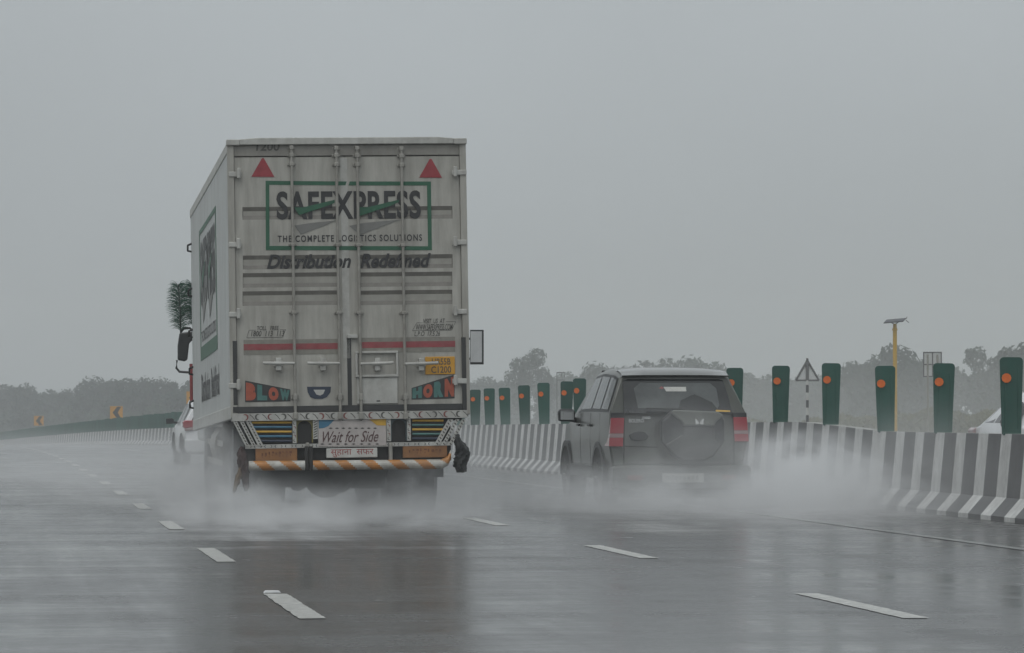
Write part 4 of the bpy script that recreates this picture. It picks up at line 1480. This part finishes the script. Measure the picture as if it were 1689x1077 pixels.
for sx in (-1, 1):
    car_wheel(suv, sx * 0.765, 0.78, 0.35, 0.22, sx)
    car_wheel(suv, sx * 0.765, 3.3, 0.35, 0.22, sx)
    arch_ring(suv, sx * 0.862, 0.78, 0.385, sx, M['suv_black'])
    arch_ring(suv, sx * 0.862, 3.3, 0.385, sx, M['suv_black'])
    b = MB()
    x0_, x1_ = sorted((sx * 0.84, sx * 0.885))
    b.box(x0_, x1_, 1.22, 2.86, 0.34, 0.5)
    b.build('sill_cladding', M['suv_black'], suv, bevel=0.015)
    b = MB()
    for y in (1.28, 2.14):
        b.box(min(sx * 0.872, sx * 0.9), max(sx * 0.872, sx * 0.9), y, y + 0.16, 0.98, 1.01)
    b.build('door_handle', M['suv_black'], suv, bevel=0.006)
    mm = MB()
    xm_, ym_, zm_ = sx * 0.99, 2.52, 1.11
    mm.prism([(xm_ - 0.10, zm_ - 0.07), (xm_ + 0.10, zm_ - 0.07), (xm_ + 0.11, zm_ + 0.06), (xm_ + 0.07, zm_ + 0.09), (xm_ - 0.08, zm_ + 0.09), (xm_ - 0.11, zm_ + 0.05)], ym_ - 0.05, ym_ + 0.08)
    mo = mm.build('door_mirror', M['suv_black'], suv, bevel=0.02)
    gm_ = MB()
    gm_.box(xm_ - 0.085, xm_ + 0.085, ym_ - 0.058, ym_ - 0.051, zm_ - 0.05, zm_ + 0.07)
    gm_.build('mirror_glass', M['mirror'], mo)
    ar = MB()
    ar.tube([(sx * 0.84, ym_ + 0.06, zm_ - 0.06), (sx * 0.93, ym_ + 0.02, zm_ - 0.04)], 0.035, 8)
    ar.build('mirror_arm', M['suv_black'], mo)

for sgn in (-1, 1):
    b = MB()
    for u in (1.28, 2.12, 3.05):
        i_ = int(u); t = u - i_
        pts = []
        for k in (2, 3, 4):
            p = Vector(sh[i_][k]).lerp(Vector(sh[i_ + 1][k]), t)
            pts.append((sgn * (p.x - 0.002), p.y, p.z))
        b.tube(pts, 0.0045, 4)
    b.build('door_gap', M['dark'], suv)
# --- white hatchback ahead of the truck and white saloon on the other carriageway
def small_car(root, rings, windows, lamp_y, w, wheels, lamp='lamp_red'):
    b, hh = shell(rings)
    b.build('body', M['car_white'], root, smooth=40, bevel=0.03)
    for sgn in (-1, 1):
        for (u0, u1, v0, v1) in windows:
            side_window(hh, u0, u1, v0, v1, sgn).build('window', M['glass'], root)
        for y in wheels:
            car_wheel(root, sgn * (w - 0.1), y, 0.3, 0.2, sgn)
            arch_ring(root, sgn * (w + 0.0), y, 0.33, sgn, M['dark'])
        m_ = MB()
        xm_, ym_, zm_ = sgn * (w + 0.14), wheels[1] - 0.55, 1.0
        m_.prism([(xm_ - 0.09, zm_ - 0.06), (xm_ + 0.09, zm_ - 0.05), (xm_ + 0.1, zm_ + 0.05), (xm_ + 0.05, zm_ + 0.08), (xm_ - 0.09, zm_ + 0.07)], ym_ - 0.05, ym_ + 0.07)
        m_.tube([(sgn * (w - 0.05), ym_ + 0.04, zm_ - 0.03), (xm_ - sgn * 0.06, ym_ + 0.02, zm_ - 0.02)], 0.03, 8)
        m_.build('door_mirror', M['suv_black'], root, bevel=0.02)
        l_ = MB()
        x0_, x1_ = sorted((sgn * (w + 0.012), sgn * (w - 0.27)))
        zt_, zb_ = lamp_y
        xi, xo = sgn * (w - 0.27), sgn * (w + 0.012)
        l_.prism([(xi, zb_ + 0.04), (xo - sgn * 0.03, zb_), (xo, zb_ + 0.06), (xo, zt_ - 0.03), (xo - sgn * 0.05, zt_), (xi, zt_)], -0.025, 0.3, 0)
        l_.prism([(xi, zb_ - 0.035), (xo - sgn * 0.05, zb_ - 0.06), (xo - sgn * 0.03, zb_ - 0.003), (xi, zb_ + 0.037)], -0.02, 0.25, 1)
        l_.build('tail_lamp', [M[lamp], M['lamp_clear']], root, bevel=0.02)
    return hh
hz = 86.0
hx = (303 - 844.5) / F * hz + 0.85
hatch = empty('hatchback', (hx, hz, elev(87)), ANG + R(1.6))
tag(hatch, 'white hatchback with a red tail lamp just ahead of the truck on its left', 'car')
hr = [(0.05, 0.0, 0.42, 0.3, 0.98, 1.44, 0.74, 0.80, 0.56),
      (0.5, 0.5, 0.7, 0.24, 0.97, 1.50, 0.83, 0.845, 0.6),
      (1.4, 1.4, 1.4, 0.22, 0.95, 1.54, 0.84, 0.85, 0.62),
      (2.2, 2.25, 2.0, 0.22, 0.93, 1.48, 0.84, 0.85, 0.6),
      (2.9, 2.95, 2.85, 0.22, 0.9, 1.0, 0.84, 0.84, 0.68),
      (3.5, 3.5, 3.45, 0.24, 0.8, 0.88, 0.8, 0.78, 0.6),
      (3.78, 3.78, 3.76, 0.3, 0.6, 0.68, 0.66, 0.62, 0.5)]
hh = small_car(hatch, hr, [(0.75, 1.75, 0.08, 0.88), (1.85, 2.75, 0.08, 0.88), (2.85, 3.35, 0.08, 0.8)], (1.03, 0.84), 0.85, (0.62, 3.0))
end_panel(hh, 0, -0.86, 0.86, 0.1, 0.88, -0.012).build('rear_window', M['glass'], hatch)
b = MB()
b.prism([(-0.8, 0.28), (0.8, 0.28), (0.83, 0.4), (0.82, 0.6), (-0.82, 0.6), (-0.83, 0.4)], -0.1, 0.2)
b.build('rear_bumper', M['car_white'], hatch, bevel=0.04)
p = P(58.6, 16.5)
saloon = empty('saloon', (p.x, p.y, p.z), ANG + R(180))
tag(saloon, 'white saloon on the far carriageway behind the glare boards at the right edge', 'car')
sr = [(0.05, 0.0, 0.05, 0.3, 0.9, 0.97, 0.74, 0.78, 0.7),
      (0.55, 0.55, 0.6, 0.24, 0.95, 1.04, 0.84, 0.84, 0.68),
      (0.75, 0.8, 1.35, 0.22, 0.96, 1.4, 0.85, 0.85, 0.58),
      (1.9, 1.9, 1.9, 0.22, 0.95, 1.48, 0.85, 0.86, 0.62),
      (2.7, 2.75, 2.45, 0.22, 0.93, 1.44, 0.85, 0.86, 0.6),
      (3.2, 3.25, 3.2, 0.22, 0.92, 1.0, 0.85, 0.84, 0.68),
      (3.9, 3.9, 3.85, 0.24, 0.8, 0.88, 0.8, 0.78, 0.6),
      (4.2, 4.2, 4.18, 0.3, 0.6, 0.68, 0.66, 0.62, 0.5)]
hh = small_car(saloon, sr, [(2.05, 2.55, 0.1, 0.85), (2.63, 3.35, 0.1, 0.88), (3.42, 4.3, 0.1, 0.86)], (0.92, 0.74), 0.85, (0.8, 3.35), 'lamp_clear')
b = MB()
b.add([(-0.66, 0.62, 1.05), (0.66, 0.62, 1.05), (0.52, 1.33, 1.4), (-0.52, 1.33, 1.4)], [(0, 1, 2, 3)])
rw = b.build('rear_window', M['glass'], saloon)
b = MB()
b.add([(-0.55, 2.5, 1.44), (0.55, 2.5, 1.44), (0.64, 3.22, 1.03), (-0.64, 3.22, 1.03)], [(0, 1, 2, 3)])
b.build('windscreen', M['glass'], saloon)

# ------------------------------------------------------------------ signs and lamp
def gz(x, y): return ground_h(x, y)
def sign_root(name, px, py, Y, label, cat, group=None):
    c_ = W(px, py, Y)
    g = gz(c_.x, c_.y)
    o = empty(name, (c_.x, c_.y, g), 0)
    tag(o, label, cat, group)
    return o, c_.z - g
for (px, py, Y, size, lab) in ((64, 694, 345, 0.9, 'yellow chevron sign with a black arrow, the small far one at the left'),
                               (192, 680.5, 260, 0.9, 'yellow chevron sign with a black arrow between the truck and the far left sign'),
                               (318, 656, 210, 0.72, 'yellow chevron sign half hidden by the red pole at the front of the truck')):
    o, h = sign_root('chevron_sign', px, py, Y, lab, 'road sign', 'yellow chevron signs on the bend')
    b = MB()
    s = size / 2
    b.box(-s, s, -0.02, 0.02, h - s, h + s, 0)
    b.prism([(x * s * 2, h + z * s * 2) for x, z in ((0.06, 0.46), (0.38, 0.46), (0.1, 0.0), (0.38, -0.46), (0.06, -0.46), (-0.3, 0.0))], -0.026, -0.019, 1)
    b.build('sign_plate', [M['chevron_yellow'], M['ink']], o)
    b = MB()
    b.tube([(0, 0.05, -0.3), (0, 0.05, h + s * 0.6)], 0.05, 8)
    b.build('post', M['sign_frame'], o)
# triangular sign seen from behind
o, h = sign_root('triangular_sign', 1331.5, 614, 137, 'back of a grey triangular road sign on a black and white pole', 'road sign')
b = MB()
def tri(r, z0=0.0): return [(r * math.cos(R(90 + 120 * k)), h - 0.05 + z0 + r * math.sin(R(90 + 120 * k))) for k in range(3)]
b.prism(tri(0.5), 0.0, 0.02)
b.build('sign_plate', M['sign_back'], o)
b = MB()
t3 = tri(0.5)
for k in range(3):
    b.tube([(t3[k][0], -0.01, t3[k][1]), (t3[(k + 1) % 3][0], -0.01, t3[(k + 1) % 3][1])], 0.04, 6)
b.tube([(0, -0.02, h + 0.52), (0, -0.02, h + 0.35)], 0.05, 6)
b.box(-0.06, 0.06, -0.05, -0.002, h - 0.3, h + 0.4)
b.build('sign_frame', M['sign_frame'], o)
b = MB()
z = -0.3
k = 0
while z < h - 0.3:
    z1_ = min(z + 0.28, h - 0.3)
    b.tube([(0, 0, z), (0, 0, z1_)], 0.055, 10, k % 2, cap=False)
    z = z1_
    k += 1
b.build('post', [M['conc_white'], M['ink']], o)
# rectangular sign back
o, h = sign_root('rectangular_sign', 1538, 601, 150, 'back of a pale grey rectangular sign standing beyond the barrier', 'road sign')
b = MB()
b.box(-0.37, 0.37, 0, 0.015, h - 0.5, h + 0.5)
b.build('sign_plate', M['sign_back'], o)
b = MB()
for x in (-0.36, 0.0, 0.36): b.box(x - 0.022, x + 0.022, -0.03, -0.001, h - 0.5, h + 0.5)
for z in (-0.49, 0.0, 0.49): b.box(-0.38, 0.38, -0.036, -0.0305, h + z - 0.022, h + z + 0.022)
b.build('sign_frame', M['sign_frame'], o)
b = MB()
for x in (-0.2, 0.2): b.tube([(x, -0.06, -0.3), (x, -0.06, h + 0.4)], 0.04, 8)
b.build('post', M['steel'], o)
# small open frame
o, h = sign_root('sign_frame_stand', 925, 627, 240, 'small dark empty sign frame above the glare boards left of the off-roader', 'sign frame')
b = MB()
b.box(-0.28, 0.28, -0.02, 0.02, h + 0.46, h + 0.52)
b.box(-0.28, -0.23, -0.02, 0.02, h - 0.5, h + 0.46); b.box(0.02, 0.06, -0.02, 0.02, h + 0.25, h + 0.46); b.box(-0.23, 0.28, -0.02, 0.02, h - 0.02, h + 0.03)
b.box(0.23, 0.28, -0.02, 0.02, h + 0.2, h + 0.46)
b.tube([(-0.25, 0.03, -0.5), (-0.25, 0.03, h + 0.4)], 0.03, 6)
b.build('frame', M['sign_frame'], o)
# solar lamp
o, h = sign_root('solar_lamp', 1476, 533, 150, 'yellow solar lamp pole with a tilted dark panel on top', 'lamp post')
b = MB()
b.tube([(0, 0, -0.3), (0, 0, h - 0.35), (0, 0, h - 0.02)], [0.095, 0.085, 0.07], 12)
b.tube([(0, 0, h - 0.3), (0, 0, h - 0.22)], 0.11, 12)
b.build('pole', M['pole_yellow'], o, smooth=40)
b = MB()
c_, s_ = math.cos(R(9)), math.sin(R(9))
def tp_(x, y, z): return (x * math.cos(R(5)) + z * math.sin(R(5)), y * c_ - z * s_, h + 0.1 + y * s_ + z * c_ - x * math.sin(R(-5)))
vs = [tp_(x, y, z) for z in (-0.02, 0.02) for (x, y) in ((-0.5, -0.4), (0.3, -0.4), (0.5, 0.4), (-0.3, 0.4))]
b.add(vs, [(0, 1, 2, 3), (4, 5, 6, 7), (0, 1, 5, 4), (1, 2, 6, 5), (2, 3, 7, 6), (3, 0, 4, 7)])
b.build('solar_panel', M['panel_dark'], o)
b = MB()
b.tube([(0, 0, h - 0.05), (-0.2, -0.1, h + 0.04)], 0.02, 6); b.tube([(0, 0, h - 0.05), (0.2, 0.1, h + 0.08)], 0.02, 6)
b.tube([(0.45, 0, h + 0.16), (0.5, 0, h + 0.26)], 0.015, 6); b.tube([(0.45, 0, h + 0.12), (0.56, -0.1, h + 0.02)], 0.015, 6)
b.build('panel_bracket', M['sign_frame'], o)
# road studs at the near ends of the dashes
for k, (s, o_, lab) in enumerate(((s_a + LEN + 0.05, oL, 'white road stud at the far end of the nearest left lane dash'),)):
    b = MB()
    w_s = 0.055 if k == 0 else 0.03
    b.prism([(-w_s, 0), (w_s, 0), (w_s * 0.75, 0.016), (-w_s * 0.75, 0.016)], -0.045, 0.045)
    q = b.build('road_stud', M['car_white'], None, bevel=0.004)
    q.location = P(s, o_ - (0.035 if k == 0 else 0.1), 0.006)
    q.rotation_euler = (0, 0, ANG)
    tag(q, lab, 'road stud')

# ------------------------------------------------------------------ trees
def crown_mesh(name, lobes, n, leaf, seed, mt, hollow=0.55):
    rg = random.Random(seed)
    b = MB()
    tot = sum(l[3] ** 2 for l in lobes)
    for (cx, cy, cz, r, fz) in lobes:
        for i in range(int(n * r * r / tot)):
            while True:
                d = Vector((rg.uniform(-1, 1), rg.uniform(-1, 1), rg.uniform(-1, 1)))
                if 0.05 < d.length <= 1: break
            d = d.normalized() * (hollow + (1 - hollow) * rg.random()) * (1 + 0.1 * math.sin(5 * d.x + seed) * math.sin(4 * d.z + 2 * d.y))
            p = Vector((cx, cy, cz)) + Vector((d.x * r, d.y * r, d.z * r * fz))
            nrm = (d + Vector((rg.uniform(-1, 1), rg.uniform(-1, 1), rg.uniform(-0.4, 1)))).normalized()
            a = nrm.orthogonal().normalized()
            a = Matrix.Rotation(rg.uniform(0, 6.28), 3, nrm) @ a
            c_ = nrm.cross(a)
            l_ = leaf * rg.uniform(0.5, 1.05)
            b.add([p - a * l_, p + c_ * l_ * 0.5, p + a * l_, p - c_ * l_ * 0.5], [(0, 1, 2, 3)])
    return b
def make_tree(kind, seed):
    rg = random.Random(seed)
    o = empty('tree', (0, 0, 0))
    tr = MB()
    H = 10.0
    if kind == 'airy':
        lobes = [(rg.uniform(-1.6, 1.6), rg.uniform(-1.6, 1.6), z, rg.uniform(0.7, 1.5), 0.8) for z in (3.5, 4.5, 5.4, 6.2, 7.0, 7.7, 8.3, 8.8, 9.2, 6.6, 5.0)]
        n, leaf = 2600, 0.27
    elif kind == 'broad':
        lobes = [(rg.uniform(-3.4, 3.4), rg.uniform(-3, 3), rg.uniform(2.6, 7.6), rg.uniform(1.5, 2.5), 0.8) for _ in range(11)] + [(0, 0, 7.6, 2.2, 0.9)]
        n, leaf = 5600, 0.46
    else:
        lobes = [(0, 0, 7.2, 2.4, 1.0), (0.3, 0, 5.0, 3.0, 1.0), (-0.4, 0.3, 2.8, 2.8, 0.9)] + [(rg.uniform(-2.4, 2.4), rg.uniform(-2.4, 2.4), rg.uniform(2.5, 8), rg.uniform(0.9, 1.6), 0.9) for _ in range(8)]
        n, leaf = 5600, 0.42
    tr.tube([(0, 0, -0.6), (0.1, 0, 2), (0.05, 0.1, 4.5), (0.15, 0, 7.8)], [0.32, 0.25, 0.17, 0.06], 8)
    for l in lobes[:8]:
        tr.tube([(0.08, 0.03, max(1.4, l[2] * 0.55)), (l[0] * 0.5, l[1] * 0.5, l[2] * 0.8), (l[0], l[1], l[2])], [0.1, 0.07, 0.02], 6)
    tr.build('trunk', M['bark'], o, smooth=50)
    crown_mesh('crown', lobes, n, leaf, seed, M['leaf']).build('crown', M['leaf'], o)
    return o
KINDS = [('round', 21), ('broad', 22), ('airy', 23), ('round', 24), ('broad', 25), ('airy', 26)]
protos, used = [make_tree(k, s) for k, s in KINDS], set()
TG = 'hazy trees beyond the road'
tl = [  # px, top py, depth, kind, width factor, label
    (8, 636, 640, 1, 1.0, 'hazy broad tree cut by the left edge of the picture'),
    (44, 634, 600, 0, 0.85, 'hazy darker tree above and left of the small chevron sign'),
    (84, 644, 610, 1, 0.8, 'low hazy tree right above the small chevron sign'),
    (112, 641, 600, 3, 0.7, 'narrow hazy tree left of the tall round tree in the left treeline'),
    (152, 623, 560, 0, 1.0, 'tall round hazy tree between the two left chevron signs'),
    (184, 643, 570, 3, 0.8, 'low hazy tree straight above the second chevron sign'),
    (212, 625, 520, 4, 0.8, 'broad hazy tree just right above the second chevron sign'),
    (238, 622, 530, 3, 0.75, 'hazy rounded tree forming the left half of a pair near the truck'),
    (263, 625, 520, 0, 0.7, 'hazy rounded tree forming the right half of a pair near the truck'),
    (290, 644, 500, 1, 0.7, 'low hazy tree in the dip left of the white hatchback'),
    (318, 628, 480, 4, 0.9, 'hazy tree right behind the red pole of the truck'),
    (380, 628, 470, 1, 1.0, 'hazy tree hidden behind the truck'), (450, 632, 480, 0, 1.0, 'hazy tree hidden behind the truck'),
    (520, 628, 500, 4, 1.0, 'hazy tree hidden behind the truck'), (600, 634, 500, 3, 1.0, 'hazy tree hidden behind the truck'),
    (680, 630, 520, 1, 1.0, 'hazy tree hidden behind the truck'), (745, 628, 520, 0, 1.0, 'hazy tree hidden behind the truck'),
    (800, 624, 600, 1, 1.0, 'low rounded hazy tree right beside the truck mirror'),
    (838, 628, 600, 3, 0.7, 'small pointed hazy tree between the truck and the airy tree'),
    (872, 586, 520, 2, 0.75, 'tall airy open hazy tree left of the small sign frame'),
    (893, 612, 520, 5, 0.7, 'shorter airy tree leaning against the tall airy one'),
    (932, 616, 620, 1, 0.9, 'faint low hazy tree behind the small sign frame'),
    (982, 600, 560, 0, 0.75, 'rounded hazy tree above the left end of the off-roader roof'),
    (1012, 604, 560, 3, 0.6, 'smaller rounded hazy tree touching its neighbour above the off-roader windscreen'),
    (1066, 598, 560, 1, 0.8, 'hazy tree above the middle left of the off-roader roof'),
    (1100, 592, 570, 4, 0.7, 'taller hazy tree above the middle of the off-roader roof'),
    (1142, 590, 560, 0, 0.9, 'highest hazy tree crown above the right half of the off-roader roof'),
    (1182, 600, 570, 1, 0.8, 'hazy tree at the right end of the off-roader roof'),
    (1228, 616, 600, 4, 1.0, 'low hazy tree between the off-roader and the first clear glare board'),
    (1268, 620, 600, 1, 0.9, 'low hazy tree behind the glare board left of the triangular sign'),
    (1318, 622, 600, 3, 0.9, 'low hazy tree behind the triangular sign'),
    (1362, 618, 590, 1, 0.9, 'low hazy tree behind the glare board right of the triangular sign'),
    (1410, 612, 540, 3, 0.8, 'hazy tree in the gap left of the yellow lamp pole'),
    (1448, 588, 470, 1, 0.7, 'hazy tree forming the left shoulder of the big tree behind the lamp pole'),
    (1480, 570, 450, 4, 0.85, 'big dark hazy tree behind the yellow solar lamp pole'),
    (1514, 598, 470, 3, 0.7, 'hazy tree forming the right shoulder of the big tree behind the lamp pole'),
    (1575, 608, 520, 1, 0.8, 'hazy tree just right of the pale rectangular sign'),
    (1614, 580, 480, 5, 0.8, 'open airy hazy tree between the two rightmost glare boards'),
    (1640, 606, 500, 1, 0.7, 'low hazy tree left of the rightmost glare board'),
    (1690, 570, 460, 0, 0.9, 'tall hazy tree cut by the right edge of the picture'),
    (1760, 590, 480, 1, 1.0, 'hazy tree beyond the right edge of the picture'), (-40, 636, 640, 4, 1.0, 'hazy tree beyond the left edge of the picture'),
]
for (px, py, Y, k, wf, lab) in tl:
    top = W(px, py, Y)
    g = gz(top.x, top.y) - 0.2
    H = (top.z - g) / 9.4
    o = protos[k] if k not in used else copy_tree(protos[k])
    used.add(k)
    o.location = (top.x, top.y, g)
    o.rotation_euler = (0, 0, rng.uniform(0, 6.28))
    o.scale = (H * wf * 1.05, H * wf * 1.05, H)
    tag(o, lab, 'tree', TG)
# undergrowth masses below the trees and scrub on the verge
def scrub(name, pts, n, leaf, hmax, seed, label, mt='leaf2'):
    rg = random.Random(seed)
    b = MB()
    for i in range(n):
        t = rg.random() * (len(pts) - 1)
        j = int(t)
        f = t - j
        px = pts[j][0] + (pts[j + 1][0] - pts[j][0]) * f
        Y = pts[j][1] + (pts[j + 1][1] - pts[j][1]) * f + rg.uniform(-12, 12)
        x = (px - 844.5) / F * Y
        hm = hmax * (0.8 + 0.12 * math.sin(px * 0.043 + seed) + 0.08 * math.sin(px * 0.13 + 2 * seed))
        z = gz(x, Y) + hm * rg.random() ** 0.8
        nrm = Vector((rg.uniform(-1, 1), rg.uniform(-1.2, 0.4), rg.uniform(-0.2, 1))).normalized()
        a = nrm.orthogonal().normalized()
        a = Matrix.Rotation(rg.uniform(0, 6.28), 3, nrm) @ a
        c_ = nrm.cross(a)
        l_ = leaf * rg.uniform(0.5, 1.3)
        p = Vector((x, Y, z))
        b.add([p - a * l_, p + c_ * l_ * 0.6, p + a * l_, p - c_ * l_ * 0.6], [(0, 1, 2, 3)])
    o = b.build(name, M[mt])
    return tag(o, label, 'undergrowth', kind='stuff')
scrub('undergrowth', [(-60, 640), (100, 600), (200, 520), (330, 455), (700, 470), (800, 520)], 16000, 0.55, 6.0, 3, 'hazy mass of bushes under the trees behind the left barrier')
scrub('undergrowth', [(770, 530), (1000, 540), (1250, 560), (1420, 480), (1760, 450)], 16000, 0.55, 5.0, 4, 'hazy mass of bushes under the trees on the right')
scrub('tall_grass', [(770, 330), (1000, 300), (1250, 260), (1500, 210), (1760, 170)], 22000, 0.22, 1.3, 5, 'dull olive tall grass and scrub beyond the far carriageway', 'straw')

# ------------------------------------------------------------------ spray and haze
def spray_mat(name, dens, nscale, lo, hi, hard, seed):
    m = bpy.data.materials.new(name)
    m.use_nodes = True
    N, L = m.node_tree.nodes, m.node_tree.links
    N.remove(N['Principled BSDF'])
    pv = N.new('ShaderNodeVolumePrincipled')
    pv.inputs['Color'].default_value = (0.975, 0.982, 0.988, 1)
    pv.inputs['Anisotropy'].default_value = 0.0
    L.new(pv.outputs[0], N['Material Output'].inputs['Volume'])
    t = N.new('ShaderNodeTexCoord')
    ln = N.new('ShaderNodeVectorMath')
    ln.operation = 'LENGTH'
    L.new(t.outputs['Object'], ln.inputs[0])
    fa = N.new('ShaderNodeMapRange')
    fa.interpolation_type = 'SMOOTHSTEP'
    fa.inputs['From Min'].default_value = 1.0
    fa.inputs['From Max'].default_value = hard
    fa.inputs['To Min'].default_value = 0
    fa.inputs['To Max'].default_value = 1
    L.new(ln.outputs['Value'], fa.inputs['Value'])
    mp = N.new('ShaderNodeMapping')
    mp.inputs['Location'].default_value = (seed * 3.1, seed * 1.7, seed)
    L.new(t.outputs['Object'], mp.inputs['Vector'])
    nz = N.new('ShaderNodeTexNoise')
    nz.inputs['Scale'].default_value = nscale
    nz.inputs['Detail'].default_value = 6
    nz.inputs['Roughness'].default_value = 0.62
    nz.inputs['Distortion'].default_value = 0.5
    L.new(mp.outputs[0], nz.inputs['Vector'])
    nr = N.new('ShaderNodeMapRange')
    nr.inputs['From Min'].default_value = lo
    nr.inputs['From Max'].default_value = hi
    L.new(nz.outputs['Fac'], nr.inputs['Value'])
    mu = N.new('ShaderNodeMath')
    mu.operation = 'MULTIPLY'
    L.new(fa.outputs[0], mu.inputs[0])
    L.new(nr.outputs[0], mu.inputs[1])
    m2 = N.new('ShaderNodeMath')
    m2.operation = 'MULTIPLY'
    L.new(mu.outputs[0], m2.inputs[0])
    m2.inputs[1].default_value = dens
    L.new(m2.outputs[0], pv.inputs['Density'])
    return m
ico = bmesh.new()
bmesh.ops.create_icosphere(ico, subdivisions=3, radius=1.0)
scount = [0]
def spray(px, py, Y, rx, ry, rz, dens, label, nscale=1.8, lo=0.3, hi=0.7, hard=0.4, tilt=0.0):
    scount[0] += 1
    me = bpy.data.meshes.new('spray')
    ico.to_mesh(me)
    me.materials.append(spray_mat('spray_mist', dens, nscale, lo, hi, hard, scount[0]))
    o = bpy.data.objects.new('spray', me)
    C.objects.link(o)
    o.location = W(px, py, Y)
    o.scale = (rx, ry, rz)
    o.rotation_euler = (0, tilt, ANG)
    return tag(o, label, 'spray', 'spray thrown up by the wheels', 'stuff')
spray(350, 805, 41.2, 0.75, 3.0, 1.0, 0.9, 'pale spray around the left rear wheels of the truck', 2.8, 0.36, 0.68)
spray(275, 812, 48.0, 2.2, 7.0, 0.85, 0.16, 'thin mist drifting along the left flank of the truck', 2.4, 0.36, 0.68)
spray(690, 838, 41.0, 1.1, 2.6, 0.85, 0.9, 'pale spray behind the right rear wheels of the truck', 2.8, 0.36, 0.68)
spray(430, 868, 38.2, 1.3, 5.0, 0.6, 1.1, 'low white spray on the road behind the left rear wheels of the truck', 3.2, 0.36, 0.68, hard=0.05)
spray(625, 872, 38.2, 1.7, 5.0, 0.55, 0.65, 'low white spray on the road behind the right rear wheels of the truck', 3.0, 0.36, 0.68, hard=0.05)
spray(545, 838, 40.4, 1.6, 1.6, 0.65, 0.5, 'thin grey spray under the tail of the truck', 2.4)
spray(810, 835, 46.0, 2.6, 7.0, 0.85, 0.2, 'low mist between the truck and the off-roader', 2.4)
spray(1090, 842, 43.0, 1.7, 2.6, 0.75, 1.2, 'dense spray behind the off-roader bumper', 3.0, 0.36, 0.68, hard=0.15)
spray(930, 842, 44.0, 0.9, 3.0, 0.65, 1.2, 'spray at the left wheels of the off-roader', 2.8, 0.36, 0.68, hard=0.15)
spray(1240, 808, 44.6, 0.65, 1.5, 0.85, 1.1, 'spray rising at the right rear wheel of the off-roader', 2.8, 0.36, 0.68, hard=0.2)
spray(1340, 812, 44.6, 1.25, 2.0, 0.92, 3.8, 'white plume of water thrown against the barrier by the off-roader', 3.0, 0.38, 0.68, hard=0.1, tilt=R(14))
spray(1275, 845, 43.4, 1.3, 2.4, 0.65, 1.9, 'white water bursting from the right rear wheel of the off-roader', 3.2, 0.38, 0.68, hard=0.1)
spray(1430, 835, 42.6, 1.8, 3.0, 0.75, 0.9, 'low splash running along the foot of the barrier', 3.0, 0.38, 0.68, hard=0.1)
spray(1270, 878, 40.0, 2.9, 5.0, 0.55, 0.6, 'low white mist spreading right from the off-roader wheels', 3.0, 0.34, 0.7, hard=0.05)
spray(1120, 765, 43.9, 1.4, 0.9, 0.95, 0.6, 'thin mist over the tail of the off-roader')
spray(120, 752, 140.0, 18.0, 60.0, 1.3, 0.008, 'low mist over the far left lanes', 1.5, 0.2, 0.7)
spray(180, 805, 62.0, 4.5, 14.0, 1.0, 0.07, 'faint mist over the left lane line ahead of the truck wheels', 1.5, 0.2, 0.7)
spray(850, 765, 75.0, 6.0, 16.0, 1.3, 0.035, 'low mist along the barrier beyond the off-roader', 1.5, 0.2, 0.7)
spray(1480, 690, 150.0, 26.0, 60.0, 3.0, 0.006, 'faint mist over the far carriageway', 1.5, 0.2, 0.7)
spray(1540, 790, 41.5, 1.9, 5.0, 1.1, 0.09, 'thin drizzle mist along the near barrier', 1.5, 0.2, 0.7)

hm = bpy.data.materials.new('rain_haze')
hm.use_nodes = True
hm.node_tree.nodes.remove(hm.node_tree.nodes['Principled BSDF'])
pv = hm.node_tree.nodes.new('ShaderNodeVolumePrincipled')
pv.inputs['Color'].default_value = (0.955, 0.97, 0.975, 1)
pv.inputs['Density'].default_value = 0.00125
pv.inputs['Anisotropy'].default_value = 0.2
hm.node_tree.links.new(pv.outputs[0], hm.node_tree.nodes['Material Output'].inputs['Volume'])
b = MB()
b.box(-660, 660, -100, 1060, -6, 32)
tag(b.build('haze', hm), 'grey rain haze over the whole highway', 'haze', kind='stuff')
